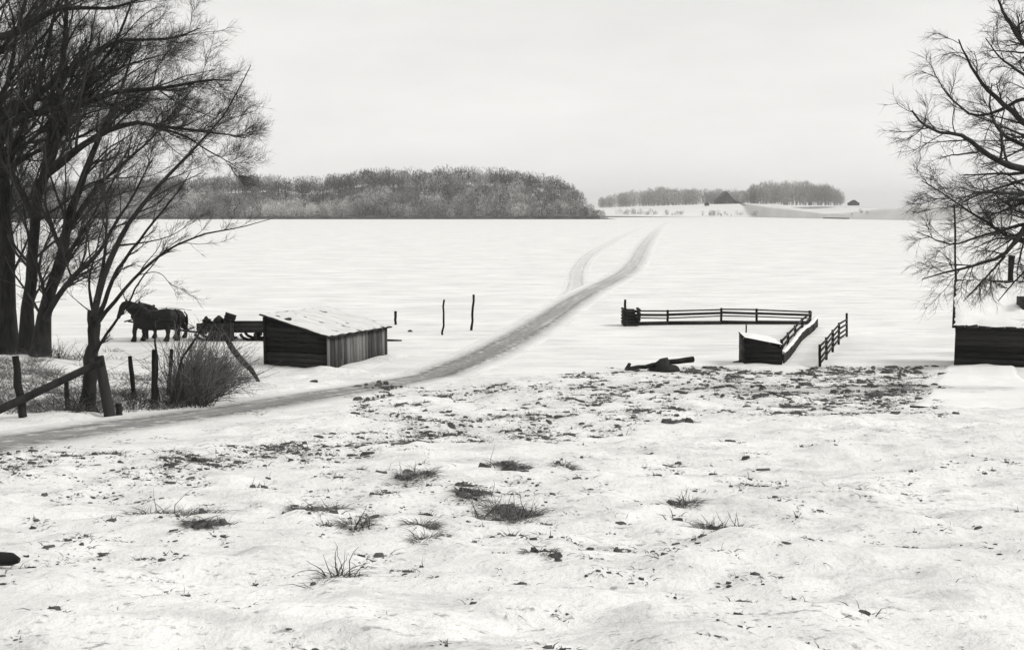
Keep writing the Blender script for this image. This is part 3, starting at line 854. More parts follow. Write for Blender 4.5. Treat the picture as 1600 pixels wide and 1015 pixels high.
# ------------------------------------------------------------------ plank shed on the shore
def lerp(a, b, t): return np.asarray(a) * (1 - t) + np.asarray(b) * t
B0 = G(513, 581); B0[2] = 0
u = np.array([-.94, .34, 0]); v = np.array([.34, .94, 0])
A0 = B0 + u * 2.72; C0 = B0 + v * 5.0; D0 = A0 + v * 5.0
hA, hB, hC, hD = 2.03, 1.36, 1.24, 1.90
gz = -0.12
shed = thing('plank_shed', (A0 + C0) / 2, 'low plank shed with snowy slanting roof beside the track', 'shed')
def board_wall(parent, p, q, hp, hq, z0, nb, mat, vertical, out, name='plank', thick=.03):
    """boards along the wall p->q whose top falls from hp to hq"""
    p, q = np.asarray(p, float), np.asarray(q, float)
    L = np.linalg.norm((q - p)[:2]); d = (q - p) / L; d[2] = 0
    o = np.asarray(out, float)
    if vertical:
        for i in range(nb):
            t0, t1 = (i + .04) / nb, (i + .96) / nb
            k = rng.uniform(-.006, .012); dz = rng.uniform(-.05, .04)
            a, b_ = lerp(p, q, t0), lerp(p, q, t1)
            h0, h1 = hp + (hq - hp) * t0 - .02, hp + (hq - hp) * t1 - .02
            f = o * k; bk = o * (k - thick)
            m = MB(); up = np.array([0, 0, 1.])
            m.hexa([a + f + up * (z0 + dz), b_ + f + up * (z0 + dz), b_ + bk + up * (z0 + dz), a + bk + up * (z0 + dz), a + f + up * h0, b_ + f + up * h1, b_ + bk + up * h1, a + bk + up * h0])
            m.build(name, mat, parent)
    else:
        hmax = max(hp, hq); bh = (hmax - z0) / nb
        for i in range(nb):
            lo, hi = z0 + i * bh + .006, z0 + (i + 1) * bh - .006
            k = rng.uniform(-.004, .012)
            ta, tb_ = 0.0, 1.0
            f = o * k; bk = o * (k - thick); up = np.array([0, 0, 1.])
            def cut(z):  # along-wall range where the wall is taller than z
                if hp == hq: return 0, 1
                t = (z - hp) / (hq - hp)
                return (0, min(1, max(0.02, t))) if hp > hq else (max(0, min(.98, t)), 1)
            l0, l1 = cut(lo); u0, u1 = cut(hi)
            if lo > hmax - .03: continue
            a0, a1, b0, b1 = lerp(p, q, l0), lerp(p, q, l1), lerp(p, q, u0), lerp(p, q, u1)
            m = MB()
            m.hexa([a0 + f + up * lo, a1 + f + up * lo, a1 + bk + up * lo, a0 + bk + up * lo, b0 + f + up * hi, b1 + f + up * hi, b1 + bk + up * hi, b0 + bk + up * hi])
            m.build(name, mat, parent)
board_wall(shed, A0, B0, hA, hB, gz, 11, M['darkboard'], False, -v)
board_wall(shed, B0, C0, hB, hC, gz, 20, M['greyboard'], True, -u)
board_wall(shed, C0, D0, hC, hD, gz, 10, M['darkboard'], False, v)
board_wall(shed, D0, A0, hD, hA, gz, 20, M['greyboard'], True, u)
m = MB(); m.beam(B0 + (u * .0 - u * .03 - v * .03) + [0, 0, gz], B0 - u * .03 - v * .03 + [0, 0, hB - .03], .09, .09, up=(1, 0, 0)); m.build('corner_post', M['greyboard'], shed)
m = MB(); m.beam(A0 + u * .02 - v * .03 + [0, 0, gz], A0 + u * .02 - v * .03 + [0, 0, hA - .03], .08, .08, up=(1, 0, 0)); m.build('corner_post', M['darkboard'], shed)
ov = .16
def roof_c(P, h, su, sv): return P + u * su * ov + v * sv * ov + np.array([0, 0, h - (.06 if su < 0 else -.04)])
rc = np.array([roof_c(B0, hB, -1, -1), roof_c(C0, hC, -1, 1), roof_c(D0, hD, 1, 1), roof_c(A0, hA, 1, -1)])
nr = 8
for i in range(nr):               # roof boards running down the slope
    t0, t1 = (i + .02) / nr, (i + .98) / nr
    q = np.array([lerp(rc[0], rc[1], t0), lerp(rc[0], rc[1], t1), lerp(rc[3], rc[2], t1), lerp(rc[3], rc[2], t0)])
    MB().hexa(np.concatenate([q, q + [0, 0, .045]])).build('roof_board', M['darkboard'], shed)
# the snow lying on it
n1, n2 = 60, 36
S, Tt = np.meshgrid(np.linspace(0.012, .988, n1), np.linspace(.015, .985, n2))
q = (rc[0][None, None] * ((1 - S) * (1 - Tt))[..., None] + rc[1] * (S * (1 - Tt))[..., None] + rc[2] * (S * Tt)[..., None] + rc[3] * ((1 - S) * Tt)[..., None])
edge = np.minimum(np.minimum(S, 1 - S) * 5.3, np.minimum(Tt, 1 - Tt) * 3)
q[..., 2] += .045 + .016 + .022 * vnoise(S * 9, Tt * 6, 5) + .022 * vnoise(S * 23, Tt * 15, 6) + .010 * np.sin(S * nr * 2 * np.pi - np.pi / 2)
i = np.arange(n2 - 1)[:, None] * n1 + np.arange(n1 - 1)[None]
m = MB(); m.add(q.reshape(-1, 3), [np.stack([i, i + 1, i + n1 + 1, i + n1], -1).reshape(-1, 4)])
o = m.build('roof_snow', M['thinsnow'], shed, smooth=True)
m = MB(); pz = lerp(rc[3], lerp(rc[0], rc[1], .3), .32) + [0, 0, .10]
m.lump(pz, .12, .10, .055, 5)
tag(m.build('stone', M['stone'], smooth=False), 'small dark stone lying on the snowy roof of the plank shed', 'stone')

# ------------------------------------------------------------------ snow-roofed shed at the right edge
YW = 41.0
wl = at(1491, 568, YW); wl[2] = float(Hs(wl[0], wl[1])) - .15
shed2 = thing('boat_shed', wl, 'dark boarded shed with steep snow covered roof at the right edge', 'shed')
vd = np.array([wl[0], wl[1], 0]) / np.hypot(wl[0], wl[1])       # side wall runs back from the corner
ud = np.array([vd[1], -vd[0], 0])
W, Dp = 5.2, 3.4
p0 = wl.copy(); p0[2] = 0
z0, ze, zr = wl[2], at(1491, 511, YW)[2], at(1487, 440, YW + Dp)[2]
board_wall(shed2, p0, p0 + ud * W, ze, ze, z0, 8, M['darkboard'], False, -vd)
board_wall(shed2, p0 + vd * Dp, p0, zr - .05, ze, z0, 8, M['darkboard'], False, -ud)
board_wall(shed2, p0 + ud * W, p0 + ud * W + vd * Dp, ze, zr - .05, z0, 8, M['darkboard'], False, ud)
board_wall(shed2, p0 + ud * W + vd * Dp, p0 + vd * Dp, zr - .05, zr - .05, z0, 9, M['darkboard'], False, vd)
o2 = .14
c4 = [p0 - ud * o2 - vd * o2 + [0, 0, ze - .02], p0 + ud * (W + o2) - vd * o2 + [0, 0, ze - .02], p0 + ud * (W + o2) + vd * (Dp + o2) + [0, 0, zr + .05], p0 - ud * o2 + vd * (Dp + o2) + [0, 0, zr + .05]]
c4 = np.array(c4)
for i in range(12):
    t0, t1 = (i + .02) / 12, (i + .98) / 12
    q = np.array([lerp(c4[0], c4[1], t0), lerp(c4[0], c4[1], t1), lerp(c4[3], c4[2], t1), lerp(c4[3], c4[2], t0)])
    MB().hexa(np.concatenate([q, q + [0, 0, .05]])).build('roof_board', M['oldwood'], shed2)
n1, n2 = 40, 24
S, Tt = np.meshgrid(np.linspace(0.004, .996, n1), np.linspace(.02, .99, n2))
q = (c4[0] * ((1 - S) * (1 - Tt))[..., None] + c4[1] * (S * (1 - Tt))[..., None] + c4[2] * (S * Tt)[..., None] + c4[3] * ((1 - S) * Tt)[..., None])
edge = np.minimum(np.minimum(S, 1 - S) * 5.3, np.minimum(Tt, 1 - Tt) * 3)
q[..., 2] += .05 + .09 * sstep(0, .25, edge) - .03 + .09 * vnoise(S * 14, Tt * 9, 15) + .05 * vnoise(S * 40, Tt * 25, 16)
i = np.arange(n2 - 1)[:, None] * n1 + np.arange(n1 - 1)[None]
m = MB(); m.add(q.reshape(-1, 3), [np.stack([i, i + 1, i + n1 + 1, i + n1], -1).reshape(-1, 4)])
m.build('roof_snow', M['cleansnow'], shed2, smooth=True)
cb = lerp(lerp(c4[0], c4[1], .46), lerp(c4[3], c4[2], .46), .42)
m = MB(); m.beam(cb + [0.05, 0, -.1], cb + [.05, 0, .48], .5, .5, up=(0, 1, 0)); ch = m.build('chimney', M['stone'], shed2)
# poles behind that shed
def pole(name, p, q, r0, r1, mat, label, cat, n=8, group=None, wob=.012):
    K = 7
    P = np.array([lerp(p, q, t) for t in np.linspace(0, 1, K)]); P[1:-1, :2] += rng.normal(0, wob, (K - 2, 2))
    o = MB().tube(P, np.linspace(r0, r1, K) * (1 + rng.normal(0, .06, K)), n).build(name, mat, smooth=False)
    return tag(o, label, cat, group)
a = at(1491, 320, 46.5); pole('pole', (a[0] + .40, a[1], -.3), a, .065, .035, M['oldwood'], 'tall thin pole standing behind the snow roofed shed', 'pole')
a = at(1581, 399, 46.0); pole('pole', (a[0], a[1], -.3), a, .13, .13, M['oldwood'], 'short stout pole rising behind the roof of the right hand shed', 'pole')

# ------------------------------------------------------------------ the pen built out on the ice
def post_part(root, px, ytop, base, r, name='post', mat=None):
    top = at(px, ytop, base[1])
    K = 4
    P = np.array([lerp(base - np.array([0, 0, .25]), top, t) for t in np.linspace(0, 1, K)]); P[1:-1, :2] += rng.normal(0, .01, (K - 2, 2))
    MB().tube(P, np.full(K, r), 7).build(name, mat or M['oldwood'], root)
    return top
fb = [G(977, 508), G(1043, 507), G(1127, 506), G(1182, 506), G(1265, 506)]
ftop = [485, 485, 482, 483, 486]
fr = thing('rail_fence', fb[2], 'long low railed fence closing the far side of the pen on the ice', 'fence')
tops = []
for (px, yt, bb) in zip([977, 1043, 1127, 1182, 1265], ftop, fb):
    tops.append(post_part(fr, px, yt - 1, bb, .065))
def rails(root, tops, drops, w, h, mat=None, ext=.1):
    for k, dr in enumerate(drops):
        for a, b_ in zip(tops[:-1], tops[1:]):
            d = (b_ - a) / np.linalg.norm(b_ - a)
            off = np.array([0, -.09, -dr])
            MB().beam(a + off - d * ext * .5 + rng.normal(0, .01, 3), b_ + off + d * ext * .5 + rng.normal(0, .01, 3), w, h[k]).build('rail', mat or M['oldwood'], root)
rails(fr, tops, [.06, .25, .42], .04, [.075, .13, .06])
for a, b_ in zip(fb[:-1], fb[1:]):
    MB().beam(a + [0, -.1, .06], b_ + [0, -.1, .06], .22, .26, jit=.025).build('sill_log', M['oldwood'], fr)
cr = G(985, 508)
crib = thing('log_crib', cr, 'dark square log crib at the left end of the pen fence', 'crib')
for k in range(5):
    z = .1 + k * .17
    for s in (-.4, .4):
        MB().tube([cr + [-.45 + .05 * k, s - .15, z], cr + [.42 - .05 * k, s - .15, z + rng.uniform(-.02, .02)]], [.085, .08], 7).build('log', M['oldwood'], crib)
        MB().tube([cr + [s, -.6, z + .08], cr + [s, .35, z + .08]], [.085, .08], 7).build('log', M['oldwood'], crib)
a = at(977, 468, cr[1] - .2); pole('post', G(977, 509) + [0, -.3, -.2], a, .075, .06, M['oldwood'], 'upright post rising above the log crib', 'post')

# side fence coming back to the trough box
sb = [G(1266, 507), G(1254, 521), G(1243, 535), G(1232, 549), G(1224, 563)]
st = [486, 497, 508, 519, 530]
sf = thing('side_fence', sb[2], 'short railed fence running from the pen corner to the dark box', 'fence')
tp = [post_part(sf, px, yt, bb, .06) for px, yt, bb in zip([1267, 1253, 1242, 1231, 1221], st, sb)]
rails(sf, tp, [.05, .34, .62], .05, [.09, .09, .12])
# snow-capped plank kerb beside it
kb = np.array([G(1277, 510), G(1270, 518), G(1262, 524), G(1253, 531), G(1246, 541), G(1240, 550), G(1232, 560), G(1224, 568)])
kb = smooth_line(kb, .5)
kw = thing('plank_kerb', kb[len(kb) // 2], 'low curving plank chute wall capped with snow', 'chute wall')
hk = np.interp(np.linspace(0, 1, len(kb)), [0, .2, 1], [.5, .42, .42])
for i in range(0, len(kb) - 1):
    a, b_ = kb[i].copy(), kb[i + 1].copy()
    MB().beam(a + [0, 0, hk[i] / 2 - .05], b_ + [0, 0, hk[i + 1] / 2 - .05], .06, hk[i] + .1, jit=.008).build('plank', M['darkboard'], kw)
P = kb + np.c_[np.full(len(kb), -.05), 0 * kb[:, 0], hk + .02]
nrm = .11
m = MB(); m.tube(P, np.full(len(P), nrm) * (1 + .12 * np.sin(np.arange(len(P)) * 1.7)), 8)
m.V[0][:, 2] = P[:, 2].repeat(8) + (m.V[0][:, 2] - P[:, 2].repeat(8)) * .55
m.build('snow_cap', M['cleansnow'], kw, smooth=True)

# the box
bl, br = G(1163, 572), G(1222, 573)
bl[2] = br[2] = float(Hs((bl[0] + br[0]) / 2, bl[1]))
dv = np.array([.06, 1, 0]) / np.hypot(.06, 1); duv = (br - bl); Wd = np.linalg.norm(duv[:2]); duv = duv / Wd; duv[2] = 0
bh0, bh1 = at(1163, 529, bl[1])[2], at(1222, 541, br[1])[2]
box = thing('plank_box', (bl + br) / 2, 'dark plank box with snow on its slanting lid at the pen corner', 'box')
p = bl.copy(); p[2] = 0; q_ = br.copy(); q_[2] = 0
board_wall(box, p, q_, bh0, bh1, bl[2] - .2, 7, M['darkboard'], False, -dv)
board_wall(box, q_, q_ + dv * 1.5, bh1, bh1 + .05, bl[2] - .2, 7, M['darkboard'], False, duv)
board_wall(box, q_ + dv * 1.5, p + dv * 1.5, bh1 + .05, bh0 + .05, bl[2] - .2, 7, M['darkboard'], False, dv)
board_wall(box, p + dv * 1.5, p, bh0 + .05, bh0, bl[2] - .2, 7, M['darkboard'], False, -duv)
lc = np.array([p - dv * .04 - duv * .03 + [0, 0, bh0 + .01], q_ - dv * .04 + duv * .03 + [0, 0, bh1 + .01], q_ + dv * 1.55 + duv * .03 + [0, 0, bh1 + .06], p + dv * 1.55 - duv * .03 + [0, 0, bh0 + .06]])
MB().hexa(np.concatenate([lc, lc + [0, 0, .04]])).build('lid', M['darkboard'], box)
n1 = n2 = 12
S, Tt = np.meshgrid(np.linspace(0.02, .98, n1), np.linspace(.03, .98, n2))
qq = (lc[0] * ((1 - S) * (1 - Tt))[..., None] + lc[1] * (S * (1 - Tt))[..., None] + lc[2] * (S * Tt)[..., None] + lc[3] * ((1 - S) * Tt)[..., None])
edge = np.minimum(np.minimum(S, 1 - S), np.minimum(Tt, 1 - Tt))
qq[..., 2] += .045 + .12 * sstep(0, .3, edge) + .05 * vnoise(S * 4, Tt * 4, 6) * sstep(0, .2, edge)
i = np.arange(n2 - 1)[:, None] * n1 + np.arange(n1 - 1)[None]
MB().add(qq.reshape(-1, 3), [np.stack([i, i + 1, i + n1 + 1, i + n1], -1).reshape(-1, 4)]).build('lid_snow', M['cleansnow'], box, smooth=True)
a = at(1166, 507, bl[1] + 1.75); pole('stake', (a[0], a[1], -.2), a, .035, .03, M['oldwood'], 'thin stake standing behind the left corner of the dark box', 'stake')
a = G(1157, 567); tag(MB().beam(a + [-.3, -.05, .02], a + [.15, 0, .1], .06, .08).build('board_end', M['oldwood']), 'short board end sticking out left of the dark box', 'board')

# open railed fence on the right
rb = [G(1281, 573), G(1291, 562), G(1301, 550), G(1311, 538), G(1323, 526)]
rt = [538, 527, 515, 504, 489]
rf = thing('wing_fence', rb[2], 'free standing four railed fence section right of the pen', 'fence')
tp = [post_part(rf, px, yt, bb, .055) for px, yt, bb in zip([1281, 1291, 1301, 1311, 1323], rt, rb)]
tpr = [t.copy() for t in tp]; tpr[-1] = at(1323, 497, rb[-1][1])
rails(rf, tpr, [.05, .27, .50, .72], .04, [.075, .075, .075, .075])

# ------------------------------------------------------------------ posts standing in the ice
def ice_post(xb, yb, xt, yt, r, label, wob=.012):
    b_ = G(xb, yb); t_ = at(xt, yt, b_[1])
    pole('ice_post', b_ - [0, 0, .2], t_, r, r * .9, M['oldwood'], label, 'post', 7, 'posts standing in the ice', wob)
ice_post(618, 507, 618, 486, .075, 'shortest of the three posts in the ice, nearest the plank shed')
ice_post(692, 523, 694, 468, .05, 'thin crooked post in the ice, middle one of three', .035)
ice_post(736, 516, 740, 460, .065, 'straight leaning post in the ice beside the track, tallest of three')
def stone(px, py, rx, rz, label, seed, cat='stone', name='stone', mat='stone'):
    g = G(px, py)
    tag(MB().lump(g + [0, 0, rz * .4], rx, rx * .8, rz, seed).build(name, M[mat]), label, cat)
stone(641, 518, .13, .07, 'small dark lump on the ice between the shed and the crooked post', 3, 'lump', 'lump')
stone(491, 598, .12, .07, 'small dark stone on the snow between the plank shed and the track', 4)
a = G(603, 533); tag(MB().tube([G(560, 534) + [0, .5, .05], a + [.2, 0, .05], G(628, 533) + [0, 0, .04]], [.06, .05, .03], 7).build('pole', M['oldwood']), 'thin pole lying on the ice behind the right end of the plank shed', 'pole')

# log on a stump at the shore
l0, l1 = G(984, 581) + [0, 0, .08], at(1083, 561, G(1060, 577)[1])
K = 9
P = np.array([lerp(l0 + [0, 0, .06], l1, t) for t in np.linspace(0, 1, K)]); P[1:-1] += rng.normal(0, .015, (K - 2, 3))
lg = thing('log', lerp(l0, l1, .5), 'dark log lying on the shore, right end propped up on a stump', 'log')
MB().tube(P, np.linspace(.07, .12, K), 9).build('stem', M['oldwood'], lg)
MB().tube([l0 + [-.12, 0, 0], l0 + [0, 0, .26]], [.1, .06], 7).build('branch_stub', M['oldwood'], lg)
g = G(1036, 579)
m = MB(); m.lump(g + [0, -.05, .16], .36, .3, .34, 12, 10, .22); m.lump(g + [.1, -.1, .05], .6, .35, .18, 13, 10, .25)
tag(m.build('stump', M['oldwood']), 'squat dark stump under the log on the shore', 'stump')

# ------------------------------------------------------------------ the team and the sled
def loft(mb, rings, n=14):
    """rings: centre (x,y,z), half sizes a (in the ring's first axis) and b, direction"""
    V = []
    C0_ = np.array([r[0] for r in rings], float)
    T_ = np.gradient(C0_, axis=0)
    for (c, a, b_), t in zip(rings, T_):
        t = t / np.linalg.norm(t)
        s = np.array([0, 1.0, 0]); w = np.cross(t, s); w /= np.linalg.norm(w)
        for k in range(n):
            an = 2 * math.pi * k / n
            V.append(np.asarray(c) + w * a * math.cos(an) + s * b_ * math.sin(an))
    F = []
    for i in range(len(rings) - 1):
        for k in range(n):
            F.append((i * n + k, i * n + (k + 1) % n, (i + 1) * n + (k + 1) % n, (i + 1) * n + k))
    mb.add(V, [np.array(F), np.arange(n)[::-1], np.arange((len(rings) - 1) * n, len(rings) * n)])

def horse(loc, yaw, label, sc=1.0, gait=0.0):
    t = thing('horse', loc, label, 'horse', 'team of horses')
    t.rotation_euler = (0, 0, yaw); t.scale = (sc, sc, sc)
    off = np.asarray(loc, float)
    m = MB()
    loft(m, [((-1.0, 0, 1.20), .12, .10), ((-.95, 0, 1.17), .28, .22), ((-.8, 0, 1.14), .42, .32), ((-.5, 0, 1.06), .51, .37), ((-.15, 0, 1.01), .49, .38), ((.15, 0, .99), .48, .38), ((.45, 0, 1.03), .51, .37), ((.7, 0, 1.09), .52, .33), ((.9, 0, 1.10), .38, .24), ((1.0, 0, 1.06), .18, .14)])
    loft(m, [((.55, 0, 1.30), .34, .20), ((.85, 0, 1.46), .36, .18), ((1.12, 0, 1.62), .29, .145), ((1.34, 0, 1.76), .20, .115), ((1.46, 0, 1.83), .11, .09)])
    loft(m, [((1.36, 0, 1.86), .08, .08), ((1.42, 0, 1.78), .15, .115), ((1.52, 0, 1.60), .165, .115), ((1.62, 0, 1.40), .12, .085), ((1.69, 0, 1.25), .095, .075), ((1.73, 0, 1.14), .095, .075), ((1.75, 0, 1.08), .05, .05)])
    for s, dx in ((1, .17), (-1, -.17)):
        y = .19 * s
        loft(m, [((.72 + dx * .3, y, 1.10), .20, .13), ((.76 + dx * .6, y, .82), .15, .12), ((.78 + dx, y, .55), .105, .10), ((.79 + dx, y, .48), .11, .105), ((.785 + dx, y, .30), .082, .08), ((.80 + dx, y, .17), .115, .105), ((.83 + dx, y, .08), .13, .115), ((.86 + dx, y, .0), .15, .13)])
        e = .20 * s - .06
        loft(m, [((-.66, y, 1.10), .32, .16), ((-.58 + e * .5, y, .85), .24, .15), ((-.66 + e * .8, y, .66), .14, .11), ((-.74 + e, y, .52), .12, .10), ((-.72 + e, y, .32), .088, .085), ((-.69 + e, y, .17), .115, .105), ((-.65 + e, y, .08), .13, .115), ((-.61 + e, y, .0), .15, .13)])
        loft(m, [((1.34, .06 * s, 1.88), .045, .035), ((1.33, .075 * s, 1.97), .04, .025), ((1.34, .08 * s, 2.05), .008, .008)])
    o = bpy.data.objects.new('body', m.mesh('body')); o.data.materials.append(M['horse']); C.objects.link(o); o.parent = t
    md = o.modifiers.new('join', 'REMESH'); md.mode = 'VOXEL'; md.voxel_size = .022; md.use_smooth_shade = True
    md = o.modifiers.new('soften', 'SMOOTH'); md.factor = .5; md.iterations = 3
    def part(mb, nm, mat):
        q = bpy.data.objects.new(nm, mb.mesh(nm)); q.data.materials.append(mat); C.objects.link(q); q.parent = t
    m = MB()
    for k in range(46):
        a = rng.uniform(-.05, .05, 2)
        L = rng.uniform(.55, .85)
        m.tube([(-.98, a[0], 1.42 + a[1] * .5), (-1.10 + a[1] * .4, a[0], 1.25), (-1.10 + a[1], a[0] * 1.6, 1.42 - L * .7), (-1.06 + a[1], a[0] * 1.4, 1.42 - L)], [.02, .022, .018, .004], 4)
    part(m, 'tail', M['horse'])
    m = MB()
    for k in range(60):
        f = rng.uniform(0, 1); p_ = lerp((.62, 0, 1.63), (1.38, 0, 1.95), f)
        s = rng.choice([-1, 1]); L = rng.uniform(.16, .3)
        m.tube([p_, p_ + np.array([-.02, .08 * s, .0]), p_ + np.array([.02, .17 * s, -L])], [.02, .02, .005], 4)
    part(m, 'mane', M['horse'])
    # harness: collar, hames, back band, breeching and traces
    def hoop(c, a, b_, r, tilt):
        an = np.linspace(0, 2 * np.pi, 22)
        P = np.stack([c[0] + np.cos(an) * a * math.sin(tilt), c[1] + np.sin(an) * b_, c[2] + np.cos(an) * a * math.cos(tilt)], -1)
        m2 = MB(); m2.tube(P, np.full(22, r), 7, cap=False); return m2
    part(hoop((.80, 0, 1.33), .47, .27, .065, -.45), 'collar', M['leather'])
    part(hoop((.12, 0, 1.0), .50, .41, .022, 0), 'back_band', M['leather'])
    m = MB()
    for s in (-1, 1):
        m.tube([(.86, .29 * s, 1.12), (.3, .40 * s, 1.05), (-.3, .40 * s, .98), (-.9, .36 * s, .85), (-1.45, .25 * s, .55)], [.02] * 5, 5)
    part(m, 'trace', M['leather'])
    m = MB()
    m.tube([(-.2, .38, 1.08), (-.7, .36, 1.02), (-1.0, .2, 1.0), (-1.03, 0, 1.0), (-1.0, -.2, 1.0), (-.7, -.36, 1.02), (-.2, -.38, 1.08)], [.022] * 7, 5)
    m.tube([(-.55, .36, 1.03), (-.5, .25, 1.5), (-.5, 0, 1.585), (-.5, -.25, 1.5), (-.55, -.36, 1.03)], [.018] * 5, 5)
    part(m, 'breeching', M['leather'])
    m = MB(); m.tube([(1.66, .1, 1.22), (1.70, 0, 1.40), (1.66, -.1, 1.22)], [.014] * 3, 5); m.tube([(1.47, .13, 1.68), (1.36, 0, 1.95), (1.47, -.13, 1.68)], [.014] * 3, 5)
    m.tube([(1.65, .10, 1.22), (1.05, .24, 1.45), (.3, .2, 1.52), (-.6, .15, 1.62), (-1.4, .1, 1.5)], [.01] * 5, 4)
    part(m, 'bridle', M['leather'])
    return t
hp_ = G(243, 533)
horse((hp_[0] + .05, hp_[1], 0), math.pi + R(4), 'near dark harnessed draught horse standing sideways on the ice', .985)
horse((hp_[0] + .16, hp_[1] + 1.1, 0), math.pi + R(4), 'far draught horse of the pair, mostly hidden behind the near one', .90)

sl0, sl1 = G(308, 536), G(438, 536)
YL = hp_[1] + .6
def sx_(px): return (px - 800) / FPX * YL
xa, xb = sx_(310), sx_(436)
sled = thing('bobsled', ((xa + xb) / 2, YL, 0), 'long dark freight sled hitched behind the horses', 'sled')
for s in (-.45, .45):
    for c in (.22, .78):
        xc = xa + (xb - xa) * c
        m = MB(); P = [(xc - .95, YL + s, .34), (xc - .85, YL + s, .16), (xc - .6, YL + s, .06), (xc, YL + s, .05), (xc + .8, YL + s, .05)]
        for a_, b_ in zip(P[:-1], P[1:]): m.beam(a_, b_, .07, .12)
        m.build('runner', M['oldwood'], sled)
for c in (.16, .30, .72, .86):
    xc = xa + (xb - xa) * c
    MB().beam((xc, YL - .6, .26), (xc, YL + .6, .26), .14, .22).build('bunk', M['oldwood'], sled)
for k in range(5):
    y = YL - .48 + k * .24
    MB().beam((xa, y, .43), (xb, y, .43), .22, .06).build('bed_board', M['oldwood'], sled)
for s in (-.58, .58):
    for k in range(2):
        MB().beam((xa, YL + s, .55 + k * .2), (xb, YL + s, .55 + k * .2), .04, .18).build('side_board', M['oldwood'], sled)
for s in (xa + .02, xb - .02):
    MB().beam((s, YL - .55, .63), (s, YL + .55, .63), .04, .30).build('end_board', M['oldwood'], sled)
MB().tube([(xa + .3, YL, .3), (sx_(270), YL, .5), (sx_(197), YL, .88)], [.05, .05, .04], 7).build('tongue', M['oldwood'], sled)
MB().tube([(sx_(292), YL - .75, .5), (sx_(292), YL + .75, .5)], [.04, .04], 7).build('evener', M['oldwood'], sled)
MB().tube([(sx_(199), YL - .6, .92), (sx_(199), YL + .6, .92)], [.035, .035], 7).build('neck_yoke', M['oldwood'], sled)

def onsled(px, py, dy=0.0): return at(px, py, YL + dy)
m = MB(); c = onsled(341, 502, -.15); m.lump(c, .24, .24, .26, 31, 11, .12)
m.lump(c + [.04, 0, .22], .09, .09, .07, 32, 8, .2)
tag(m.build('sack', M['sack'], smooth=True), 'bulging dark sack standing on the sled, left of the tilted crate', 'sack')
c = onsled(358, 500, -.1)
cr_ = thing('crate', c - [0, 0, .3], 'dark crate tilted on top of the sled load, the tallest piece', 'crate')
rot = Matrix.Rotation(R(20), 3, 'Y') @ Matrix.Rotation(R(15), 3, 'Z')
for k in range(4):
    for s in (-1, 1):
        a = np.array(rot @ Vector((-.24, .22 * s, -.22 + k * .145))) + c; b_ = np.array(rot @ Vector((.24, .22 * s, -.22 + k * .145))) + c
        MB().beam(a, b_, .03, .135).build('slat', M['sack'], cr_)
        a = np.array(rot @ Vector((.235 * s, -.2, -.22 + k * .145))) + c; b_ = np.array(rot @ Vector((.235 * s, .2, -.22 + k * .145))) + c
        MB().beam(a, b_, .03, .13).build('slat', M['sack'], cr_)
a = np.array(rot @ Vector((-.25, 0, .29))) + c; b_ = np.array(rot @ Vector((.25, 0, .29))) + c
MB().beam(a, b_, .48, .04).build('lid', M['sack'], cr_)
m = MB(); c = onsled(322, 500, 0)
m.lump(c, .22, .2, .10, 35, 9, .3); m.lump(c + [.02, 0, .08], .10, .1, .11, 36, 8, .3)
tag(m.build('bundle', M['sack']), 'small ragged bundle at the front end of the sled', 'bundle')
# robe hanging over the near side
n1, n2 = 12, 10
S, Tt = np.meshgrid(np.linspace(0, 1, n1), np.linspace(0, 1, n2))
X = sx_(343) + S * (sx_(368) - sx_(343)) + .06 * (S - .5) * Tt
Yv = YL - .62 - .05 * np.sin(S * 17) * Tt - .06 * np.minimum(1, Tt * 3) + .55 * np.maximum(0, .18 - Tt)
Z = np.where(Tt < .18, .80, .80 - (Tt - .18) * .85)
i = np.arange(n2 - 1)[:, None] * n1 + np.arange(n1 - 1)[None]
m = MB(); m.add(np.stack([X, Yv, Z], -1).reshape(-1, 3), [np.stack([i, i + 1, i + n1 + 1, i + n1], -1).reshape(-1, 4)])
o = m.build('robe', M['sack'], smooth=True); sm = o.modifiers.new('thickness', 'SOLIDIFY'); sm.thickness = .02
tag(o, 'dark robe hanging over the near side of the sled', 'robe')

# ------------------------------------------------------------------ fence and brush on the left
wf = thing('wire_fence', G(205, 632), 'row of rough posts with slack wire in front of the left trees', 'fence')
posts = [((38, 652), (24, 556), .075), ((212, 626), (203, 556), .055), ((240, 634), (241, 546), .06), ((262, 622), (268, 545), .05), ((105, 641), (104, 596), .05)]
wt = []
for (bx2, by2), (tx, ty), r in posts:
    g = G(bx2, by2); t_ = at(tx, ty, g[1] + .1)
    P = np.array([lerp(g - [0, 0, .2], t_, k) for k in np.linspace(0, 1, 6)]); P[1:-1, :2] += rng.normal(0, .01, (4, 2))
    MB().tube(P, np.linspace(r * 1.1, r * .9, 6) * (1 + rng.normal(0, .07, 6)), 7).build('post', M['oldwood'], wf)
    wt.append((g, t_))
order = [0, 4, 1, 2, 3]
for f in (.93, .6, .3):
    for a_, b_ in zip(order[:-1], order[1:]):
        p1, p2 = lerp(*wt[a_], f), lerp(*wt[b_], f)
        mid = (p1 + p2) / 2 - [0, 0, .07]
        MB().tube(np.array([p1, lerp(p1, mid, .5) - [0, 0, .02], mid, lerp(mid, p2, .5) - [0, 0, .02], p2]), [.005] * 5, 3).build('wire', M['oldwood'], wf)
g = G(173, 646); t_ = at(154, 556, g[1] + .1)
K = 6
P = np.array([lerp(g - [0, 0, .2], t_, k) for k in np.linspace(0, 1, K)])
tag(MB().tube(P, [.125, .115, .11, .11, .105, .10], 9).build('gate_post', M['oldwood']), 'thickest post, leaning left with the slanting rail against it', 'post')
g2 = G(240, 632); t_ = at(243, 512, g2[1] + .3)
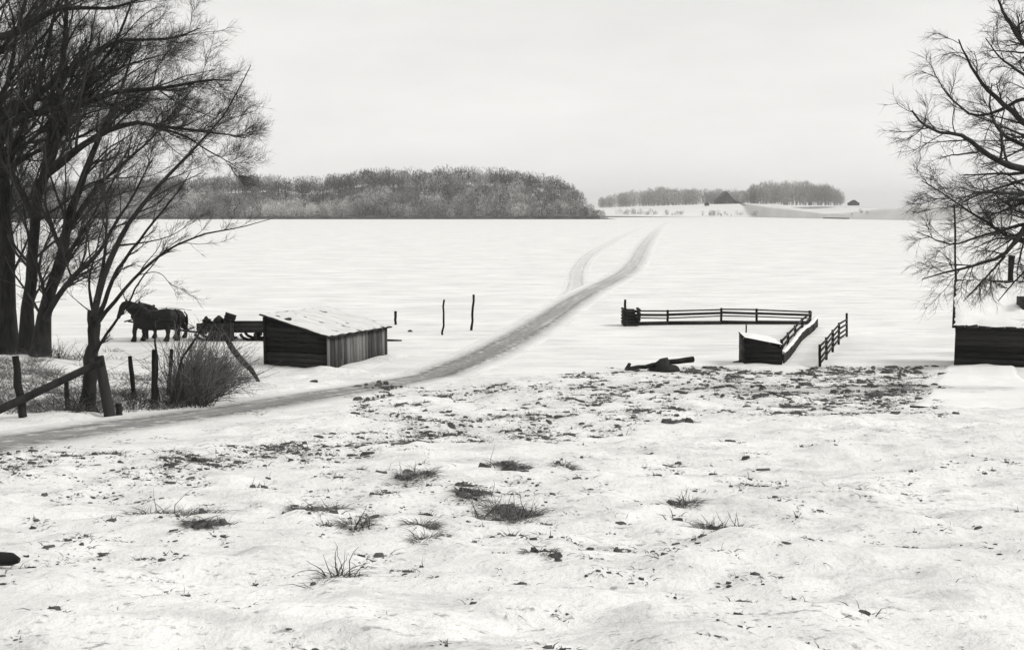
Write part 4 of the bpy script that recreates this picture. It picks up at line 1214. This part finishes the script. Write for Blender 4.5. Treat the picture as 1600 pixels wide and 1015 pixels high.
pole('stake', g2 + [.02, .25, -.2], t_, .035, .022, M['oldwood'], 'tall thin stake rising in front of the near horse', 'stake')
p1 = at(-60, 668, G(20, 655)[1] - .25); p2 = at(160, 566, g[1] - .12)
K = 8
P = np.array([lerp(p1, p2, k) for k in np.linspace(0, 1, K)]); P[1:-1] += rng.normal(0, .01, (K - 2, 3))
tag(MB().tube(P, np.linspace(.085, .075, K), 8).build('slanting_rail', M['oldwood']), 'long pole rail slanting down to the left picture edge', 'rail')
pole('stub', G(186, 644) - [0, 0, .1], at(186, 630, G(186, 644)[1]), .07, .06, M['oldwood'], 'short dark stub right of the thickest fence post', 'stub')

# heap of brush with a timber leaning on it
def brushes(origins, d, L, K, curv, trop, r0, r1):
    Q = np.zeros((len(L), K, 3)); Q[:, 0] = origins
    for k in range(1, K):
        d = d + rng.normal(0, curv, d.shape) + trop
        d /= np.linalg.norm(d, axis=-1, keepdims=True)
        Q[:, k] = Q[:, k - 1] + d * (L / (K - 1))[:, None]
    return Q, np.linspace(1, .25, K)[None] * rng.uniform(r0, r1, (len(L), 1))
hb = G(300, 628)
bh = thing('brush_heap', hb, 'tall heap of dry brush between the fence posts and the plank shed', 'brush heap')
def heap(n, pxr, pyr, aim, spread, Lr, r0, r1, nm, mat, droop):
    o = G_many(rng.uniform(*pxr, n), rng.uniform(*pyr, n)); o[:, 2] -= .05
    d = np.array(aim)[None] + rng.normal(0, spread, (n, 3)); d[:, 2] = np.abs(d[:, 2]); d /= np.linalg.norm(d, axis=1, keepdims=True)
    Q, RR = brushes(o, d, rng.uniform(*Lr, n), 7, .19, np.array(droop), r0, r1)
    V, F = tubes(Q, RR, 3)
    Q2, R2 = sprout(Q, RR, 3, .25, 1, .4, 1.3, .32, .12, .5, 4, .22, (0, 0, 0), .7, .0035, .008)
    V2, F2 = tubes(Q2, R2, 3)
    MB().add(V, [F]).add(V2, [F2]).build(nm, mat, bh)['kind'] = 'stuff'
heap(300, (266, 322), (608, 632), (.30, .1, 1.0), .24, (1.1, 2.2), .006, .017, 'brushwood', M['brush'], (.02, 0, -.01))
heap(260, (290, 345), (600, 622), (.42, .1, .9), .36, (.9, 1.9), .005, .015, 'brushwood', M['brush'], (.05, 0, -.06))
heap(200, (310, 385), (590, 606), (.0, .1, .9), .5, (.4, 1.2), .005, .013, 'brushwood', M['brush'], (.0, 0, -.04))
heap(260, (260, 335), (612, 634), (.1, .0, 1.0), .45, (.3, 1.1), .006, .014, 'brushwood', M['twig'], (.0, 0, 0))
heap(120, (270, 330), (600, 628), (.5, .1, .6), .5, (.8, 1.7), .008, .02, 'brushwood', M['bark'], (.03, 0, -.05))
e0 = G(405, 597); e1 = at(344, 512, e0[1] - 1.2)
P = np.array([lerp(e0, e1, k) for k in np.linspace(0, 1, 6)])
P[1:-1] += rng.normal(0, .025, (4, 3))
m = MB(); m.tube(P, [.05, .085, .10, .10, .085, .07], 8)
tag(m.build('leaning_timber', M['oldwood']), 'rough timber leaning from the snow up onto the brush heap', 'timber')
m = MB(); q1 = G(268, 632); m.tube([q1, at(284, 560, q1[1] + .3), at(322, 505, q1[1] + .8)], [.035, .03, .02], 6)
tag(m.build('bent_sapling', M['bark'], smooth=True), 'bent sapling arching along the left side of the brush heap', 'sapling')

# ------------------------------------------------------------------ dead grass and turf through the snow
def blades(centres, nper, spread, Lr, wr, lean, squash=1.0):
    n = len(centres)
    c = np.repeat(centres, nper, 0)
    k = len(c)
    s = np.repeat(spread, nper)
    ang = rng.uniform(0, 2 * np.pi, k); rr = s * np.sqrt(rng.uniform(0, 1, k))
    b_ = c + np.stack([rr * np.cos(ang), rr * np.sin(ang) * .7, 0 * rr], -1)
    b_[:, 2] = np.maximum(H(b_[:, 0], b_[:, 1], np.full(k, 9.0)), 0) - .02
    d = np.stack([np.cos(ang) * lean, np.sin(ang) * lean, rng.uniform(.35, 1, k) * squash], -1) + rng.normal(0, .35, (k, 3)) * [1, 1, .2]
    d[:, 2] = np.abs(d[:, 2]) + .08
    d /= np.linalg.norm(d, axis=1, keepdims=True)
    L = rng.uniform(*Lr, k) * np.repeat(spread / spread.mean(), nper) ** .6
    sd = np.cross(d, rng.normal(0, 1, (k, 3))); sd /= np.linalg.norm(sd, axis=1, keepdims=True)
    w = rng.uniform(*wr, k)[:, None]
    mid = b_ + d * (L * .55)[:, None]
    d2 = d + np.stack([np.cos(ang) * .5, np.sin(ang) * .5, np.full(k, -.45)], -1)
    d2 /= np.linalg.norm(d2, axis=1, keepdims=True)
    tip = mid + d2 * (L * .5)[:, None]
    V = np.stack([b_ - sd * w, b_ + sd * w, mid + sd * w * .7, mid - sd * w * .7, tip], 1).reshape(-1, 3)
    i = np.arange(k) * 5
    return V, np.stack([i, i + 1, i + 2, i + 3], -1), np.stack([i + 3, i + 2, i + 4], -1)

def clods(mb, centres, size, hf=1.0):
    """little heaved lumps of turf, part buried"""
    n = len(centres); K = 7
    an = np.arange(K) * 2 * np.pi / K
    j = rng.uniform(.55, 1.35, (n, K)); s = size[:, None]
    st_ = rng.uniform(1.0, 2.2, (n, 1)); ya = rng.normal(0, .45, (n, 1))
    lx_, ly_ = np.cos(an)[None] * s * j * st_, np.sin(an)[None] * s * j
    x = lx_ * np.cos(ya) - ly_ * np.sin(ya); y = lx_ * np.sin(ya) + ly_ * np.cos(ya)
    ring0 = np.stack([centres[:, 0:1] + x, centres[:, 1:2] + y, centres[:, 2:3] - .06 + 0 * x], -1)
    ring1 = np.stack([centres[:, 0:1] + x * .62, centres[:, 1:2] + y * .62, centres[:, 2:3] + hf * s * rng.uniform(.12, .55, (n, K))], -1)
    top = np.stack([centres[:, 0], centres[:, 1], centres[:, 2] + hf * size * rng.uniform(.25, .6, n)], -1)[:, None]
    V = np.concatenate([ring0, ring1, top], 1).reshape(-1, 3)
    b_ = (np.arange(n) * (2 * K + 1))[:, None]; k = np.arange(K)[None]; k2 = (k + 1) % K
    F4 = np.stack([b_ + k, b_ + k2, b_ + K + k2, b_ + K + k], -1).reshape(-1, 4)
    F3 = np.stack([b_ + K + k, b_ + K + k2, b_ + 2 * K + 0 * k], -1).reshape(-1, 3)
    mb.add(V, [F4, F3])

def ground_pts(pxy):
    pxy = np.asarray(pxy, float); g = G_many(pxy[:, 0], pxy[:, 1])
    g[:, 2] = np.maximum(H(g[:, 0], g[:, 1], np.full(len(g), 9.0)), 0)
    return g

def seg_density(x, y):
    """how much turf shows, by its place on the bank"""
    d = 0.0
    # rough shore strip on the right
    if 880 < x < 1482:
        top = 578 + 6 * max(0, (1000 - x) / 100)
        low = 600 + 45 * min(1, max(0, (x - 900) / 250))
        if top - 4 < y < low:
            d = max(d, .35 + .45 * min(1, max(0, (x - 1000) / 350)))
            if y > low - 12: d *= .5
            if x > 1415 and y > 570 + (1482 - x) * .95: d = 0
    # long diagonal drift of grass across the middle
    xs = [250, 330, 420, 520, 640, 760, 880, 1000, 1110]
    c = np.interp(x, xs, [735, 722, 712, 700, 688, 676, 668, 655, 650]); hw = np.interp(x, xs, [14, 18, 18, 22, 26, 26, 22, 14, 8])
    if 250 < x < 1110:
        e = abs(y - c) / hw
        if e < 1: d = max(d, .75 * (1 - e * .6) * (1 if x < 900 else .5))
    if 560 < x < 1050 and 600 < y < 660: d = max(d, .30 + .3 * (x > 860))
    if x < 330 and 705 < y < 765: d = max(d, .16)
    if 1000 < x < 1480 and 600 < y < 660: d = max(d, .18)
    # sparse on the near slope
    if y > 690: d = max(d, .026 if x < 1250 else .014)
    if 480 < x < 860 and 730 < y < 830: d = max(d, .05)
    if y > 905: d = .006
    return d
cand = []
while len(cand) < 2300:
    x, y = rng.uniform(-60, 1660), 565 + (1040 - 565) * rng.uniform(0, 1) ** 1.3
    clump = float(vnoise(x / 26, y / 9, 77)) + float(vnoise(x / 70, y / 22, 78))
    if rng.uniform() < seg_density(x, y) * (1 + 2.2 * clump): cand.append((x, y))
cand = np.repeat(np.array(cand), 3, 0)
cand = cand + rng.normal(0, 1, cand.shape) * np.c_[np.interp(cand[:, 1], [570, 1000], [7, 12]), np.interp(cand[:, 1], [570, 1000], [1.6, 4])]
gp = ground_pts(cand)
sz = rng.lognormal(math.log(.022), .55, len(gp)).clip(.008, .08) * np.interp(gp[:, 1], [5, 12, 20, 32, 42], [.42, .7, 1.1, 1.7, 2.0])
m = MB(); clods(m, gp, sz)
o = m.build('turf_lumps', M['soil'], origin=(0, 0, 0)); tag(o, 'dark frozen turf lumps and leaf litter breaking through the snowy bank', 'turf', kind='stuff')
V, F4, F3 = blades(gp, 11, sz * 2.8, (.05, .16), (.002, .006), 1.0, .6)
m = MB(); m.add(V, [F4, F3]); o = m.build('dead_grass', M['straw'], origin=(0, 0, 0)); tag(o, 'dead grass blades poking through the snow across the bank', 'grass', kind='stuff')

fine = []
while len(fine) < 3600:
    x, y = rng.uniform(-60, 1660), 572 + (1040 - 572) * rng.uniform(0, 1) ** 1.5
    if (x > 1400 and 570 + (1482 - x) * .95 < y < 650) or y < 706 - .17 * x or y < 580: continue
    c_ = float(vnoise(x / 40, y / 12, 87)) + float(vnoise(x / 120, y / 40, 88))
    if rng.uniform() < (.22 + .5 * seg_density(x, y)) * (1 + 2.6 * c_): fine.append((x, y))
gf = ground_pts(fine)
sf_ = rng.lognormal(math.log(.02), .6, len(gf)).clip(.006, .09) * np.interp(gf[:, 1], [5, 12, 20, 32, 42], [.5, .8, 1.3, 2.0, 2.4])
V, F4, F3 = blades(gf, 7, sf_ * 2.0, (.03, .11), (.0015, .005), 1.5, .35)
m = MB(); m.add(V, [F4, F3]); o = m.build('straw_litter', M['straw'], origin=(0, 0, 0)); tag(o, 'fine flattened straw and leaf litter strewn over the snowy bank', 'litter', kind='stuff')

# rank grass and weeds behind the left fence
pts = []
while len(pts) < 520:
    x, y = rng.uniform(-70, 275), rng.uniform(548, 646)
    if y > 652 - (x * .06) or (x > 90 and y < 585 - 0 * x and rng.uniform() < .75): continue
    if rng.uniform() < .35 + .5 * (y > 615) + .25 * (x < 130) * (y < 600): pts.append((x, y))
gp2 = ground_pts(pts)
s2 = rng.uniform(.12, .32, len(gp2))
V, F4, F3 = blades(gp2, 24, s2, (.16, .55), (.003, .008), .8)
m = MB(); m.add(V, [F4, F3]); o = m.build('rank_grass', M['brush'], origin=(0, 0, 0)); tag(o, 'rank dead grass and weeds on the bank behind the left fence', 'grass', kind='stuff')

def weed(px, py, wpx, hpx, label, nbl=90, stalk=6, clod=5, flat=.6, twiggy=0):
    g = ground_pts([(px, py)])[0]
    k = g[1] / FPX
    w, h = wpx * k * 1.12, hpx * k * 1.35
    t = thing('grass_tuft', g, label, 'grass tuft', 'larger dead grass tufts on the near snow')
    clod = clod * 2
    ns = int(rng.integers(3, 6))
    sub = np.stack([rng.uniform(-w / 2, w / 2, ns), rng.normal(0, h * 1.3, ns), np.zeros(ns)], -1); wt_ = rng.dirichlet(np.ones(ns))
    pick = lambda q: sub[rng.choice(ns, q, p=wt_)] + np.stack([rng.normal(0, w * .09, q), rng.normal(0, h * .4, q), np.zeros(q)], -1)
    cs = g[None] + pick(clod)
    cs[:, 2] = H(cs[:, 0], cs[:, 1], np.full(clod, 9.0))
    m = MB(); clods(m, cs, rng.uniform(.09, .22, clod) * w * .6, 1.7); m.build('turf', M['soil'], t)['kind'] = 'stuff'
    cs2 = g[None] + pick(nbl // 6)
    V, F4, F3 = blades(cs2, 30, np.full(nbl // 6, .05), (h * .5, h * 1.7), (.0015, .0045), 1.2, flat)
    m = MB(); m.add(V, [F4, F3]); m.build('blades', M['straw'], t)['kind'] = 'stuff'
    if stalk:
        o_ = g[None] + np.stack([rng.uniform(-w * .4, w * .4, stalk), rng.uniform(-.06, .06, stalk), np.full(stalk, -.03)], -1)
        d = rng.normal(0, .45, (stalk, 3)) + [0, 0, 1]; d[:, 2] = np.abs(d[:, 2]); d /= np.linalg.norm(d, axis=1, keepdims=True)
        Q, RR = brushes(o_, d, rng.uniform(h * .9, h * 2.0, stalk), 6, .22, np.array((0, 0, -.05)), .003, .006)
        V, F = tubes(Q, RR, 4); m = MB(); m.add(V, [F]); m.build('stalks', M['twig'], t)['kind'] = 'stuff'
for a in [
    (262, 812, 80, 26, 'broad ragged tuft left of centre, left of the paired lower tuft', 170, 5, 8),
    (318, 828, 66, 18, 'flat dark tuft curving right, just below the broad ragged tuft', 120, 2, 7),
    (480, 806, 40, 16, 'left one of two dark clumps left of the picture centre', 90, 1, 6),
    (515, 797, 36, 16, 'right one of two dark clumps left of the picture centre', 90, 1, 6),
    (565, 826, 34, 22, 'small open tuft with thin stalks right of the two dark clumps', 60, 7, 3),
    (652, 830, 34, 20, 'compact blackest clump at the lower middle of the snow', 110, 0, 7),
    (690, 826, 20, 10, 'tiny clump right of the blackest compact clump', 30, 0, 3),
    (650, 750, 44, 18, 'grey tuft above the blackest compact clump', 110, 3, 5),
    (775, 735, 62, 16, 'arched dark tuft with a bare right end near the picture centre', 120, 3, 7),
    (750, 775, 60, 16, 'ragged dark tuft below the arched one', 110, 5, 6),
    (790, 798, 100, 26, 'widest weedy tangle below the picture centre', 200, 14, 7),
    (880, 736, 34, 12, 'solid dark clump right of the arched tuft', 80, 0, 5),
    (860, 868, 58, 14, 'split flat tuft near the lower middle', 100, 2, 7),
    (982, 855, 32, 8, 'thin flat wedge shaped tuft on the lower snow', 50, 0, 4),
    (1046, 717, 30, 10, 'dark clump alone on the open snow below the log', 60, 0, 5),
    (1132, 822, 62, 22, 'dark tuft with upright stalks on the right half of the snow', 110, 12, 7),
    (1066, 790, 36, 18, 'soft grey tuft left of the stalky right hand one', 70, 2, 3),
    (534, 900, 60, 26, 'sparse thin stalks at the bottom left of centre', 30, 14, 1),
    (76, 886, 34, 12, 'small dark clump near the lower left corner', 70, 1, 5),
    (1240, 632, 66, 16, 'twiggy dark tuft with a stick on the right hand bank', 90, 8, 6),
    (1418, 612, 30, 18, 'upright tuft at the edge of the smooth snow before the right shed', 70, 6, 4),
    (1075, 664, 56, 8, 'long flat dark tuft at the lower edge of the rough turf', 80, 1, 7),
    (335, 724, 40, 10, 'low mounded tuft at the left end of the grass drift', 90, 2, 6),
]:
    weed(*a)

g = G(1228, 628)
pole('stick', g + [-.35, 0, .22], g + [.25, -.1, .02], .02, .012, M['oldwood'], 'bare stick slanting out of the twiggy tuft on the right bank', 'stick')
# bushes: by the right shed and by the left fence
def bush(px, py, n, Lr, label, sp=.25):
    g = ground_pts([(px, py)])[0]
    t = thing('bush', g, label, 'bush')
    o_ = g[None] + np.stack([rng.normal(0, sp, n), rng.normal(0, .2, n), np.full(n, -.05)], -1)
    d = rng.normal(0, .45, (n, 3)) + [0, 0, .8]; d[:, 2] = np.abs(d[:, 2]); d /= np.linalg.norm(d, axis=1, keepdims=True)
    Q, RR = brushes(o_, d, rng.uniform(*Lr, n), 6, .2, np.array((0, 0, -.03)), .006, .012)
    V, F = tubes(Q, RR, 3); MB().add(V, [F]).build('stems', M['bark'], t)['kind'] = 'stuff'
    Q2, R2 = sprout(Q, RR, 5, .3, 1, .3, 1.0, .4, .1, .4, 4, .2, (0, 0, 0), .7, .004, .007)
    V, F = tubes(Q2, R2, 3); MB().add(V, [F]).build('twigs', M['twig'], t)['kind'] = 'stuff'
bush(1590, 582, 70, (.3, .9), 'dark scrubby bush at the right edge below the snow roofed shed', .4)
bush(210, 634, 60, (.25, .7), 'low dark scrub between the thin fence posts', .25)
bush(130, 642, 60, (.25, .8), 'dark scrub round the foot of the fence tree', .25)
bush(88, 560, 70, (.4, 1.1), 'dark scrub at the feet of the leaning trees', .7)

# edge-of-picture things on the near snow
g = G(-10, 884)
tag(MB().tube([g + [-.5, .05, .05], g + [-.1, 0, .06], g + [.14, -.02, .06], g + [.20, -.02, .05]], [.06, .06, .05, .02], 8).build('log_end', M['leather']), 'black log end poking in at the lower left picture edge', 'log')
stone(1600, 899, .05, .05, 'small black stone at the lower right picture edge', 61)
for px, py, L, lab in [(1440, 642, .5, 'short dark twig lying left on the smooth snow before the right shed'), (1580, 640, .4, 'short dark twig lying right on the smooth snow before the right shed')]:
    g = G(px, py); z = float(H(g[0], g[1])); pole('twig', (g[0] - L / 2, g[1], z + .03), (g[0] + L / 2, g[1] - .1, z + .02), .025, .01, M['oldwood'], lab, 'twig')

# ------------------------------------------------------------------ winter haze over the lake
hz = MB()
hz.hexa([(-1500, -120, -3), (1900, -120, -3), (1900, 3200, -3), (-1500, 3200, -3), (-1500, -120, 62), (1900, -120, 62), (1900, 3200, 62), (-1500, 3200, 62)])
hm = bpy.data.materials.new('haze'); hm.use_nodes = True
hn = hm.node_tree; hn.nodes.clear()
ho = hn.nodes.new('ShaderNodeOutputMaterial'); hv = hn.nodes.new('ShaderNodeVolumePrincipled')
hv.inputs['Color'].default_value = (.95, .95, .95, 1); hv.inputs['Density'].default_value = 0.00018
hn.links.new(hv.outputs[0], ho.inputs['Volume'])
o = hz.build('haze', hm, origin=(0, 0, 0)); tag(o, 'thin winter haze over the frozen lake', 'haze', kind='stuff')
